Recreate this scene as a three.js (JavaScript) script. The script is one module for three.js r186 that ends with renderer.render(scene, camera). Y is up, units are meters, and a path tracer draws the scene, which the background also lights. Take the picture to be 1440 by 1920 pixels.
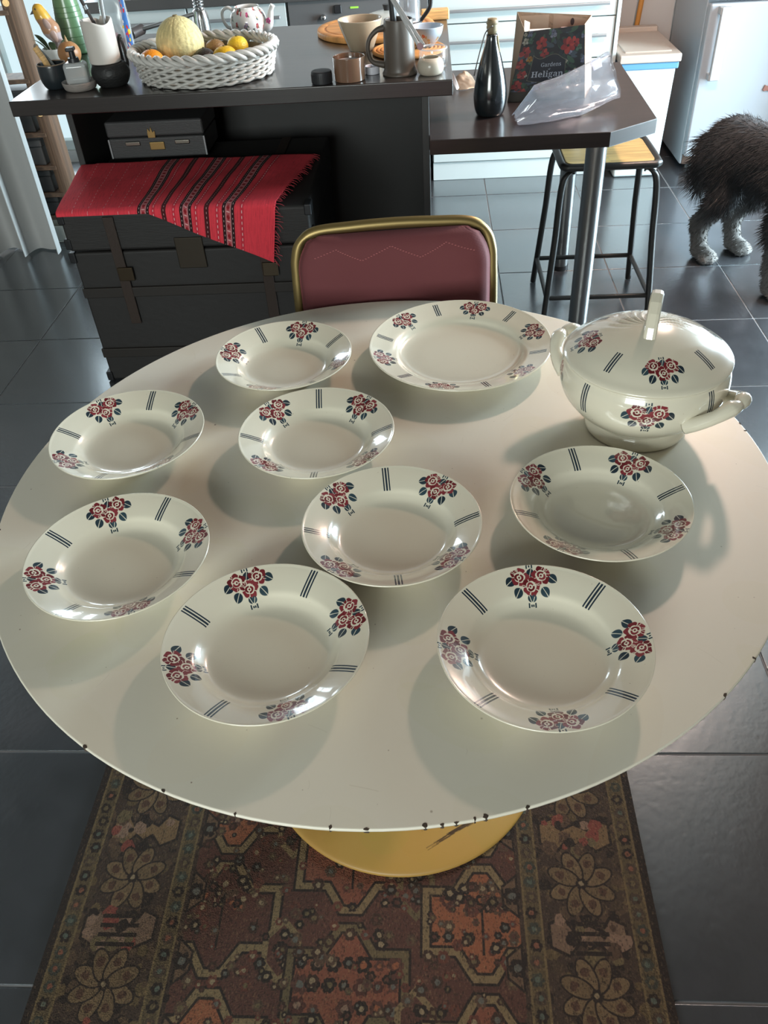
import * as THREE from 'three';
import { RoundedBoxGeometry } from 'three/addons/geometries/RoundedBoxGeometry.js';
import { mergeGeometries } from 'three/addons/utils/BufferGeometryUtils.js';
import { MarchingCubes } from 'three/addons/objects/MarchingCubes.js';
import { MeshSurfaceSampler } from 'three/addons/math/MeshSurfaceSampler.js';
import { RectAreaLightUniformsLib } from 'three/addons/lights/RectAreaLightUniformsLib.js';

// ------------------------------------------------------------------ camera, sky, light, exposure
const scene = new THREE.Scene();
const camera = new THREE.PerspectiveCamera(64.69, 1440 / 1920, 0.05, 60);
camera.position.set(0, 1.4765, 0);
camera.rotation.order = 'YXZ';
camera.rotation.set(THREE.MathUtils.degToRad(-40.787), THREE.MathUtils.degToRad(5), THREE.MathUtils.degToRad(-4.158));
const renderer = new THREE.WebGLRenderer({ antialias: true });
renderer.toneMapping = THREE.LinearToneMapping;
renderer.toneMappingExposure = 1.18;
renderer.shadowMap.enabled = true;
renderer.shadowMap.type = THREE.PCFSoftShadowMap;
RectAreaLightUniformsLib.init();
scene.background = new THREE.Color().setRGB(0.62, 0.80, 0.86);     // overcast daylight beyond the windows
function daylight(name, rgb, power, w, h, at, to) { const l = new THREE.RectAreaLight(new THREE.Color().setRGB(...rgb), power, w, h); l.position.set(...at); l.lookAt(...to); l.name = name; scene.add(l); }
daylight('garden_door_daylight', [0.70, 0.90, 1.0], 36, 2.3, 2.3, [3.16, 1.23, -3.6], [0, 1.23, -3.6]);   // wide glazed garden door in the right-hand wall
daylight('back_door_daylight', [0.80, 0.93, 1.0], 8, 0.66, 2.0, [-2.1, 1.08, -4.93], [-2.1, 1.08, 0]);       // narrow glazed door behind the shelf rack
daylight('rear_fill_daylight', [0.93, 1.0, 0.97], 15.5, 1.5, 1.1, [-0.9, 1.55, 2.08], [-0.9, 1.55, -3]);   // fill light added behind the viewer, at an unseen window

// ------------------------------------------------------------------ helpers
const V = (x, y, z) => new THREE.Vector3(x, y, z);
const D = THREE.MathUtils.degToRad;
function rng(seed) { let s = seed >>> 0; return () => { s = (s + 0x6D2B79F5) >>> 0; let t = Math.imul(s ^ (s >>> 15), 1 | s); t = (t + Math.imul(t ^ (t >>> 7), 61 | t)) ^ t; return ((t ^ (t >>> 14)) >>> 0) / 4294967296; }; }
const used = new Map();
function numbered(n) { const k = used.get(n) || 0; used.set(n, k + 1); return k ? `${n}_${String(k).padStart(3, '0')}` : n; }
function thing(name, label, category, [x, y, z] = [0, 0, 0], turn = 0, group) {
  const o = new THREE.Group(); o.name = numbered(name); scene.add(o); o.position.set(x, y, z); o.rotation.y = turn;
  o.userData = { label, category }; if (group) o.userData.group = group; return o;
}
function mesh(name, geo, mat, parent, pos, rot) {
  const m = new THREE.Mesh(geo, mat); m.name = name; if (pos) m.position.set(...pos); if (rot) m.rotation.set(...rot); parent.add(m); return m;
}
function one(name, geo, mat, label, category, pos, rot, group) {
  const m = mesh(numbered(name), geo, mat, scene, pos, rot); m.userData = { label, category }; if (group) m.userData.group = group; return m;
}
function struct(name, label) { const g = new THREE.Group(); g.name = name; scene.add(g); g.userData = { kind: 'structure', label, category: name.split('_')[0] }; return g; }
const phys = (o) => new THREE.MeshPhysicalMaterial(o), std = (o) => new THREE.MeshStandardMaterial(o);
const C = (r, g, b) => new THREE.Color().setRGB(r, g, b);
const box = (w, h, d, r = 0.003, s = 2) => new RoundedBoxGeometry(w, h, d, s, Math.min(r, w / 2.01, h / 2.01, d / 2.01));
const cyl = (r0, r1, h, s = 24) => new THREE.CylinderGeometry(r0, r1, h, s);
const merge = (a) => mergeGeometries(a.map((g) => { const k = g.index ? g.toNonIndexed() : g; for (const n of Object.keys(k.attributes)) if (!['position', 'normal', 'uv'].includes(n)) k.deleteAttribute(n); return k; }));
const mv = (g, x, y, z) => g.translate(x, y, z);
function tube(pts, r, seg = 40, rad = 8, closed = false) { return new THREE.TubeGeometry(new THREE.CatmullRomCurve3(pts.map((p) => V(...p)), closed, 'catmullrom', 0.5), seg, r, rad, closed); }
function bar(a, b, r, s = 12) { const A = V(...a), B = V(...b), g = cyl(r, r, A.distanceTo(B), s); g.applyQuaternion(new THREE.Quaternion().setFromUnitVectors(V(0, 1, 0), B.clone().sub(A).normalize())); const m = A.add(B).multiplyScalar(0.5); return g.translate(m.x, m.y, m.z); }
function taper(pts, radii, seg = 30, rad = 12) { // swept tube with changing radius, capped
  const curve = new THREE.CatmullRomCurve3(pts.map((p) => V(...p))), fr = curve.computeFrenetFrames(seg), pos = [], uv = [], idx = [];
  for (let i = 0; i <= seg; i++) { const t = i / seg, p = curve.getPoint(t), f = t * (radii.length - 1), k = Math.min(radii.length - 2, Math.floor(f)), r = radii[k] + (radii[k + 1] - radii[k]) * (f - k);
    for (let j = 0; j <= rad; j++) { const a = j / rad * Math.PI * 2, v = p.clone().addScaledVector(fr.normals[i], Math.cos(a) * r).addScaledVector(fr.binormals[i], Math.sin(a) * r); pos.push(v.x, v.y, v.z); uv.push(j / rad, t); } }
  for (let i = 0; i < seg; i++) for (let j = 0; j < rad; j++) { const a = i * (rad + 1) + j, b = a + rad + 1; idx.push(a, a + 1, b, b, a + 1, b + 1); }
  for (const e of [0, seg]) { const p = curve.getPoint(e / seg), c = pos.length / 3; pos.push(p.x, p.y, p.z); uv.push(0.5, 0.5); for (let j = 0; j < rad; j++) { const a = e * (rad + 1) + j; e ? idx.push(c, a, a + 1) : idx.push(c, a + 1, a); } }
  const g = new THREE.BufferGeometry(); g.setAttribute('position', new THREE.Float32BufferAttribute(pos, 3)); g.setAttribute('uv', new THREE.Float32BufferAttribute(uv, 2)); g.setIndex(idx); g.computeVertexNormals(); return g;
}
function smooth(prof, n) { const c = new THREE.CatmullRomCurve3(prof.map(([r, y]) => V(r, y, 0)), false, 'centripetal'); return c.getPoints(n).map((p) => [Math.max(0, p.x), p.y]); }
function lathe(prof, seg = 64) { // v follows the arc length
  const g = new THREE.LatheGeometry(prof.map(([r, y]) => new THREE.Vector2(r, y)), seg); let L = [0]; for (let i = 1; i < prof.length; i++) L.push(L[i - 1] + Math.hypot(prof[i][0] - prof[i - 1][0], prof[i][1] - prof[i - 1][1]));
  const uv = g.attributes.uv, n = prof.length; for (let i = 0; i < uv.count; i++) uv.setY(i, L[i % n] / L[n - 1]); return g;
}
function planar(g, S) { const p = g.attributes.position, uv = g.attributes.uv; for (let i = 0; i < p.count; i++) uv.setXY(i, 0.5 + p.getX(i) / S, 0.5 - p.getZ(i) / S); return g; }
function slab(fn, nu, nv, th) { // closed sheet of real thickness over a grid
  const P = [], N = [], W = nu + 1; for (let j = 0; j <= nv; j++) for (let i = 0; i <= nu; i++) P.push(fn(i / nu, j / nv));
  for (let j = 0; j <= nv; j++) for (let i = 0; i <= nu; i++) { const a = P[j * W + Math.min(nu, i + 1)].clone().sub(P[j * W + Math.max(0, i - 1)]), b = P[Math.min(nv, j + 1) * W + i].clone().sub(P[Math.max(0, j - 1) * W + i]); N.push(a.cross(b).normalize()); }
  const pos = [], uv = [], idx = [], K = P.length;
  for (const s of [1, -1]) for (let k = 0; k < K; k++) { const v = P[k].clone().addScaledVector(N[k], s * th / 2); pos.push(v.x, v.y, v.z); uv.push((k % W) / nu, Math.floor(k / W) / nv); }
  for (let j = 0; j < nv; j++) for (let i = 0; i < nu; i++) { const a = j * W + i, b = a + 1, c = a + W, d = c + 1; idx.push(a, b, c, b, d, c, K + a, K + c, K + b, K + b, K + c, K + d); }
  const edge = (a, b) => idx.push(a, K + a, b, b, K + a, K + b);
  for (let i = 0; i < nu; i++) { edge(i, i + 1); edge(nv * W + i + 1, nv * W + i); } for (let j = 0; j < nv; j++) { edge((j + 1) * W, j * W); edge(j * W + nu, (j + 1) * W + nu); }
  const g = new THREE.BufferGeometry(); g.setAttribute('position', new THREE.Float32BufferAttribute(pos, 3)); g.setAttribute('uv', new THREE.Float32BufferAttribute(uv, 2)); g.setIndex(idx); g.computeVertexNormals(); return g;
}
function extrude(pts, depth, bevel = 0.002) { const s = new THREE.Shape(pts.map(([x, y]) => new THREE.Vector2(x, y))); return new THREE.ExtrudeGeometry(s, { depth, bevelEnabled: bevel > 0, bevelSize: bevel, bevelThickness: bevel, bevelSegments: 2, curveSegments: 24 }); }
// value noise
const NR = rng(77), NT = Array.from({ length: 4096 }, () => NR());
function n2(x, y) { const i = Math.floor(x), j = Math.floor(y), f = x - i, g = y - j, u = f * f * (3 - 2 * f), v = g * g * (3 - 2 * g), h = (a, b) => NT[((a * 73 + b * 179) % 4096 + 4096) % 4096]; return (h(i, j) * (1 - u) + h(i + 1, j) * u) * (1 - v) + (h(i, j + 1) * (1 - u) + h(i + 1, j + 1) * u) * v; }
const fbm = (x, y) => 0.5 * n2(x, y) + 0.25 * n2(2.1 * x + 9, 2.1 * y) + 0.15 * n2(4.3 * x, 4.3 * y + 5) + 0.1 * n2(8.9 * x, 8.9 * y);
function canvas(w, h, draw, srgb = true) { const c = document.createElement('canvas'); c.width = w; c.height = h; draw(c.getContext('2d'), w, h); const t = new THREE.CanvasTexture(c); if (srgb) t.colorSpace = THREE.SRGBColorSpace; t.magFilter = THREE.LinearFilter; t.anisotropy = 8; return t; }
function data(n, fn, srgb = true) { const a = new Uint8Array(n * n * 4); for (let j = 0; j < n; j++) for (let i = 0; i < n; i++) { const c = fn(i / n, j / n), k = (j * n + i) * 4; a[k] = c[0]; a[k + 1] = c[1]; a[k + 2] = c[2]; a[k + 3] = 255; } const t = new THREE.DataTexture(a, n, n); t.wrapS = t.wrapT = THREE.RepeatWrapping; t.magFilter = THREE.LinearFilter; t.minFilter = THREE.LinearMipmapLinearFilter; t.generateMipmaps = true; if (srgb) t.colorSpace = THREE.SRGBColorSpace; t.needsUpdate = true; return t; }
const grey = (v) => { const k = Math.max(0, Math.min(255, v)); return [k, k, k]; };
const grain = data(256, (u, v) => grey(255 * fbm(u * 40, v * 40)), false);
const weave = data(256, (u, v) => grey(128 + 60 * Math.sin(u * Math.PI * 120) * Math.sin(v * Math.PI * 120) + 60 * (n2(u * 60, v * 60) - 0.5)), false);
const darkWoodMap = data(512, (u, v) => { const g = fbm(u * 5, v * 70) * 0.7 + fbm(u * 12, v * 160) * 0.3, k = 0.72 + 0.56 * g; return [44 * k, 38 * k, 36 * k]; });
const paleWoodMap = data(256, (u, v) => { const g = fbm(u * 3, v * 36), k = 0.78 + 0.44 * g; return [222 * k, 178 * k, 118 * k]; });
const postMap = data(256, (u, v) => { const g = fbm(u * 40, v * 4), k = 0.7 + 0.6 * g; return [104 * k, 80 * k, 62 * k]; });
const slateMap = (seed) => data(256, (u, v) => { const k = 0.82 + 0.36 * fbm(u * 7 + seed, v * 7 + seed * 3); return [53 * k, 53 * k, 56 * k]; });

// ------------------------------------------------------------------ materials
const M = {
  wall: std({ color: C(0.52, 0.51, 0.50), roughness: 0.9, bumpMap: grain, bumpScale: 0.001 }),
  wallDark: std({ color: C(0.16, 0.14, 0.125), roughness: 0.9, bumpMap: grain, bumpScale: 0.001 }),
  ceiling: std({ color: C(0.10, 0.085, 0.07), roughness: 0.95 }),
  grout: std({ color: C(0.20, 0.20, 0.205), roughness: 0.85 }),
  white: phys({ color: C(0.60, 0.66, 0.65), roughness: 0.35 }),
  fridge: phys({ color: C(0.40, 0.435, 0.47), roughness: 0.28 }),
  darkWood: phys({ map: darkWoodMap, roughness: 0.32, ior: 1.5, clearcoat: 0.7, clearcoatRoughness: 0.18 }),
  panelBlack: std({ color: C(0.045, 0.044, 0.043), roughness: 0.6, bumpMap: grain, bumpScale: 0.0004 }),
  chrome: std({ color: C(0.75, 0.76, 0.78), metalness: 1, roughness: 0.16 }),
  steel: std({ color: C(0.27, 0.27, 0.27), metalness: 1, roughness: 0.36, bumpMap: grain, bumpScale: 0.0003 }),
  greyMetal: std({ color: C(0.36, 0.37, 0.38), metalness: 0.6, roughness: 0.45 }),
  blackMetal: std({ color: C(0.035, 0.033, 0.031), metalness: 0.4, roughness: 0.42 }),
  blackPlastic: std({ color: C(0.016, 0.016, 0.018), roughness: 0.42 }),
  darkGrey: std({ color: C(0.13, 0.13, 0.13), roughness: 0.45 }),
  brass: std({ color: C(0.55, 0.40, 0.16), metalness: 1, roughness: 0.36 }),
  gold: std({ color: C(0.26, 0.19, 0.075), metalness: 0.75, roughness: 0.42 }),
  laminate: null,
  pale: phys({ map: paleWoodMap, roughness: 0.55 }),
  post: std({ map: postMap, roughness: 0.7, bumpMap: grain, bumpScale: 0.001 }),
  glass: phys({ color: 0xffffff, transmission: 1, thickness: 0, roughness: 0.02, ior: 1.5 }),
};
const tileMats = [1, 5, 9, 14].map((s) => phys({ map: slateMap(s), roughness: 0.24, ior: 2.3, specularColor: C(0.80, 0.93, 1.0), clearcoat: 0.9, clearcoatRoughness: 0.22, bumpMap: grain, bumpScale: 0.0003 }));

// ------------------------------------------------------------------ the room
{
  const f = struct('floor', 'dark grey slate-look floor tiles with pale joints');
  mesh('screed', mv(new THREE.BoxGeometry(5.95, 0.06, 7.3), 0.275, -0.0325, -1.4), M.grout, f);
  const SX = 0.45, SZ = 0.455, g = box(SX - 0.005, 0.012, SZ - 0.005, 0.0015, 1), r = rng(4);
  for (let i = -8; i < 6; i++) for (let j = -4; j < 12; j++) { const x = 0.72 + (i + 0.5) * SX, z = -3.215 + (j + 0.5) * SZ; if (x < -2.75 || x > 3.2 || z < -5 || z > 2.2) continue; mesh('tile', g, tileMats[Math.floor(r() * 4)], f, [x, -0.006 - r() * 0.0006, z], [0, Math.floor(r() * 2) * Math.PI, 0]); }
  mesh('slab', mv(new THREE.BoxGeometry(6.0, 0.05, 7.2), 0.25, 2.525, -1.4), M.ceiling, struct('ceiling', 'dark timber ceiling'));
  const wb = struct('wall_back', 'pale kitchen wall');   // opening x -2.43..-1.77, y 0.06..2.1
  mesh('plaster', mv(new THREE.BoxGeometry(5.02, 2.56, 0.1), 0.74, 1.22, -5.0), M.wall, wb); mesh('plaster', mv(new THREE.BoxGeometry(0.32, 2.56, 0.1), -2.59, 1.22, -5.0), M.wall, wb);
  mesh('lintel', mv(new THREE.BoxGeometry(0.66, 0.40, 0.1), -2.1, 2.30, -5.0), M.wall, wb); mesh('sill', mv(new THREE.BoxGeometry(0.66, 0.12, 0.1), -2.1, 0.0, -5.0), M.wall, wb);
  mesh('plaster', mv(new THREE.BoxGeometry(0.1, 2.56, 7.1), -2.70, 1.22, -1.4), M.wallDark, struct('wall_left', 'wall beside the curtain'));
  const wf = struct('wall_front', 'wall behind the viewer');   // opening x -1.65..-0.15, y 1.0..2.1
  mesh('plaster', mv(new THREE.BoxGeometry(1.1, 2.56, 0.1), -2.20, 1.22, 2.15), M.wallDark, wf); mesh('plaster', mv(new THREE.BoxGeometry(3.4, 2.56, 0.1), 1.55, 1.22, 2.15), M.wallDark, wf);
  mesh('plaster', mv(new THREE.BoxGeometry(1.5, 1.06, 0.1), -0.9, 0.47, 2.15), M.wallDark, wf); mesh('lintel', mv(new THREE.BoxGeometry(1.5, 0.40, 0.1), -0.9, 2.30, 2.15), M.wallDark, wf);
  const w = struct('wall_right', 'wall with the wide glazed garden door');   // opening z -4.75..-2.45, y 0.08..2.38
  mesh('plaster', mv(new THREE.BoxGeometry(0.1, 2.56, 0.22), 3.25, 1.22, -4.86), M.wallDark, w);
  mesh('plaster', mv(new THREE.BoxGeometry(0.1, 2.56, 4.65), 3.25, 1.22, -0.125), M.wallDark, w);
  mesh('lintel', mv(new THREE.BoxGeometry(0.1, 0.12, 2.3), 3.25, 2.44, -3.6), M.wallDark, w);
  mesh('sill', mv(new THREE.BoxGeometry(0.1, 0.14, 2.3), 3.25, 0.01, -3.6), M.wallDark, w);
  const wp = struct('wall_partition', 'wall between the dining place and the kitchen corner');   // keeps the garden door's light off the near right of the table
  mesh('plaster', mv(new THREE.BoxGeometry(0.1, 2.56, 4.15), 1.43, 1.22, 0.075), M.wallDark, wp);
  const glazed = (name, label, cx, cy, cz, W, H, alongZ, n) => { const t = struct(name, label), B = (a, h, d, u, y) => alongZ ? mv(box(d, h, a), cx, y, cz + u) : mv(box(a, h, d), cx + u, y, cz); for (let k = 0; k <= n; k++) mesh('frame', B(0.055, H, 0.06, -W / 2 + 0.028 + k * (W - 0.056) / n, cy), M.white, t); for (const e of [-1, 1]) mesh('frame', B(W, 0.055, 0.06, 0, cy + e * (H / 2 - 0.028)), M.white, t); for (let k = 0; k < n; k++) mesh('pane', B(W / n - 0.07, H - 0.1, 0.006, -W / 2 + (k + 0.5) * W / n, cy), M.glass, t); };
  glazed('window_1', 'white framed wide glazed garden door', 3.25, 1.23, -3.6, 2.3, 2.3, true, 2);
  glazed('window_2', 'narrow bright glazed door behind the shelf rack', -2.1, 1.08, -5.0, 0.66, 2.04, false, 1);
  glazed('window_added_3', 'unseen window behind the viewer, added for fill light', -0.9, 1.55, 2.15, 1.5, 1.1, false, 2);  // unseen opening added to go with the rear fill light
}
// pendant lamp hanging beside the bar (above the frame); its small warm bulb throws the tureen's shadow forward
{
  const t = thing('pendant_lamp', 'pendant lamp with a white shade hanging beside the bar table', 'lamp', [1.05, 1.92, -2.9]);
  mesh('shade', lathe([[0.03, 0.16], [0.06, 0.15], [0.14, 0.05], [0.17, 0.0], [0.166, 0.0], [0.136, 0.045], [0.056, 0.144], [0.03, 0.154]], 40), phys({ color: C(0.7, 0.66, 0.6), roughness: 0.6 }), t);
  mesh('cord', bar([0, 0.15, 0], [0, 0.58, 0], 0.003), M.blackPlastic, t);
  mesh('ceiling_rose', mv(cyl(0.04, 0.05, 0.02), 0, 0.57, 0), M.white, t);
  mesh('bulb', mv(new THREE.SphereGeometry(0.045, 20, 14), 0, 0.03, 0), std({ color: 0xffffff, emissive: C(1, 0.72, 0.55), emissiveIntensity: 6 }), t);
  const l = new THREE.PointLight(C(1, 0.70, 0.57), 7, 0, 2); l.position.set(1.05, 1.95, -2.9); l.shadow.radius = 3.6; l.name = 'pendant_light'; scene.add(l);
}
// ------------------------------------------------------------------ printed decoration of the dinner service
const CREAM = '#dcd6c2';
const RED = ['#702228', '#7d2c33', '#641c22', '#84343a'], TEAL = ['#263842', '#2f454f', '#202f3a'];
function leaf(c, x, y, a, L, W, k) { c.save(); c.translate(x, y); c.rotate(a); c.fillStyle = TEAL[k % 3]; for (const s of [1, -1]) { c.beginPath(); c.moveTo(-L * 0.5, s * 0.4); c.bezierCurveTo(-L * 0.35, s * W, L * 0.2, s * W, L * 0.55, s * 0.5); c.lineTo(-L * 0.5, s * 0.4); c.fill(); } c.restore(); }
function rose(c, x, y, R, seed) { // stencilled petals with narrow cream gaps
  const r = rng(seed);
  const ring = (r0, r1, n, off, gap) => { for (let i = 0; i < n; i++) { const a0 = off + i / n * 6.283 + gap / r1, a1 = off + (i + 1) / n * 6.283 - gap / r1, ph = r() * 6; c.fillStyle = RED[Math.floor(r() * 4)]; c.beginPath(); for (let k = 0; k <= 12; k++) { const t = k / 12, a = a0 + (a1 - a0) * t, q = r1 * (0.86 + 0.16 * Math.sin(t * Math.PI) + 0.05 * Math.sin(t * 9 + ph)); c.lineTo(x + Math.cos(a) * q, y + Math.sin(a) * q); } for (let k = 12; k >= 0; k--) { const t = k / 12, a = a0 + (a1 - a0) * t, q = r0 * (1 + 0.12 * Math.sin(t * Math.PI)); c.lineTo(x + Math.cos(a) * q, y + Math.sin(a) * q); } c.fill(); } };
  ring(R * 0.58, R * 1.06, 5, r() * 6, 0.75); const ox = x, oy = y; x += (r() - 0.5) * R * 0.16; y += (r() - 0.5) * R * 0.16; const w0 = r() * 6; ring(R * 0.24, R * 0.50, 2, w0, 1.0); x += Math.cos(w0) * R * 0.05; c.fillStyle = RED[2]; c.beginPath(); c.arc(x, y, R * 0.11, 0, 7); c.fill(); c.strokeStyle = CREAM; c.lineWidth = 0.75; for (let k = 0; k < 4; k++) { const a = r() * 6.283, q = R * (0.55 + 0.2 * r()); c.beginPath(); c.moveTo(ox + Math.cos(a) * q, oy + Math.sin(a) * q); c.quadraticCurveTo(ox + Math.cos(a + 0.25) * R * 0.85, oy + Math.sin(a + 0.25) * R * 0.85, ox + Math.cos(a + 0.1) * R * 1.1, oy + Math.sin(a + 0.1) * R * 1.1); c.stroke(); }
}
function bouquet(c, s, seed) { // s: pixels per mm; +y of the canvas is the stem side
  c.save(); c.scale(s, s); const k = seed * 7;
  leaf(c, -27, 2, Math.PI - 0.75, 13, 8, k); leaf(c, -17.5, 15, Math.PI - 1.05, 12.5, 7.5, k + 1); leaf(c, 17.5, 15, 1.05, 12.5, 7.5, k + 2); leaf(c, 28, 0, 0.8, 13, 8, k + 1); leaf(c, 0.5, -10, -1.25, 11, 6.5, k);
  rose(c, -14, -4.5, 11.6, seed + 3); rose(c, 14, -5.5, 11.6, seed + 8); rose(c, 0, 7.5, 10.8, seed + 15);
  leaf(c, -2.4, 20.5, 1.15, 7, 4, 0); leaf(c, 2.6, 20.5, 2.0, 7, 4, 1); c.fillStyle = TEAL[0];
  for (const [x, y, h] of [[-4.2, 25, 5], [-1, 26.5, 2.4], [1.4, 26.5, 2.4], [4.2, 25, 5], [-3.8, -20, 4.5], [-0.4, -19.5, 2.2], [3.2, -20.5, 4.5]]) c.fillRect(x - 0.9, y, 1.8, h);
  c.restore();
}
function lines3(c, s, L) { c.fillStyle = '#22303d'; for (const [o, w] of [[-3.9, 1.8], [0, 2.5], [3.9, 1.8]]) c.fillRect((o - w / 2) * s, -L * s / 2, w * s, L * s); }
function glazeBase(c, w, h, seed, n) { c.fillStyle = CREAM; c.fillRect(0, 0, w, h); const r = rng(seed); for (let i = 0; i < n; i++) { c.fillStyle = r() < 0.3 ? 'rgba(90,60,40,0.55)' : 'rgba(150,125,95,0.35)'; c.beginPath(); c.arc(r() * w, r() * h, 0.6 + r() * 1.4, 0, 7); c.fill(); } }
function plateTexture(S, n, rB, rL, L, seed, scale = 1, inward = false) {
  return canvas(1024, 1024, (c, w, h) => { glazeBase(c, w, h, seed, 34); const px = w / S; for (let i = 0; i < n; i++) { for (const half of [0, 1]) { c.save(); c.translate(w / 2, h / 2); c.rotate((i + half / 2) / n * Math.PI * 2); c.translate(0, -(half ? rL : rB) * px); if (half) lines3(c, px / 1000, L); else { if (inward) c.rotate(Math.PI); bouquet(c, px / 1000 * scale, seed + i); } c.restore(); } } });
}
const glaze = (map) => phys({ map, roughness: 0.22, clearcoat: 1, clearcoatRoughness: 0.04, ior: 1.5 });
const soupMats = [11, 23, 37].map((s) => glaze(plateTexture(0.25, 4, 0.1005, 0.1005, 33, s, 0.93)));
const soupProfile = smooth([[0, 0.006], [0.03, 0.006], [0.058, 0.0066], [0.071, 0.0095], [0.0795, 0.0158], [0.0855, 0.0215], [0.092, 0.0252], [0.105, 0.0312], [0.1175, 0.036]], 40).concat([[0.1188, 0.0371], [0.1199, 0.0368], [0.12, 0.0355], [0.1185, 0.034]], smooth([[0.117, 0.033], [0.104, 0.0272], [0.0915, 0.0212], [0.084, 0.0165], [0.077, 0.009], [0.069, 0.003]], 16), [[0.068, 0.0], [0.063, 0.0], [0.062, 0.003], [0, 0.003]]);
const soupGeo = planar(lathe(soupProfile, 96), 0.25);
const TY = 0.73;
const soup = [
  [-0.266, -1.251, 11.9, 'cream flower-rimmed soup plate furthest back, left of the large serving plate'],
  [-0.483, -1.022, -39.3, 'cream flower-rimmed soup plate overhanging the back left table edge'],
  [-0.184, -1.015, -48.8, 'cream flower-rimmed soup plate in front of the furthest back soup plate'],
  [-0.418, -0.749, -24.5, 'leftmost cream flower-rimmed soup plate, nearest the left table edge'],
  [-0.061, -0.801, -51.5, 'cream flower-rimmed soup plate at the very middle of the table'],
  [0.218, -0.840, 33.5, 'cream flower-rimmed soup plate standing just in front of the tureen'],
  [-0.200, -0.603, -21.8, 'front left cream flower-rimmed soup plate nearest the viewer'],
  [0.117, -0.596, -2.8, 'front right cream flower-rimmed soup plate nearest the viewer'],
];
soup.forEach(([x, z, a, label], i) => one('soup_plate', soupGeo, soupMats[i % 3], label, 'plate', [x, TY, z], [0, -D(a), 0], 'flower-rimmed soup plates on the white table'));
{
  const prof = smooth([[0, 0.006], [0.06, 0.006], [0.096, 0.0068], [0.107, 0.0105], [0.114, 0.0165], [0.121, 0.0205], [0.140, 0.026], [0.1575, 0.0315]], 40).concat([[0.1592, 0.0325], [0.1605, 0.032], [0.161, 0.0305], [0.159, 0.029]], smooth([[0.157, 0.028], [0.138, 0.0222], [0.118, 0.0155], [0.108, 0.007], [0.103, 0.002]], 14), [[0.102, 0], [0.096, 0], [0.095, 0.003], [0, 0.003]]);
  one('serving_plate', planar(lathe(prof, 96), 0.335), glaze(plateTexture(0.335, 6, 0.1395, 0.138, 29, 51, 0.86)), 'large flat round cream serving plate with flower rim at the back', 'plate', [0.044, TY, -1.283], [0, -D(13.6), 0]);
}
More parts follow.
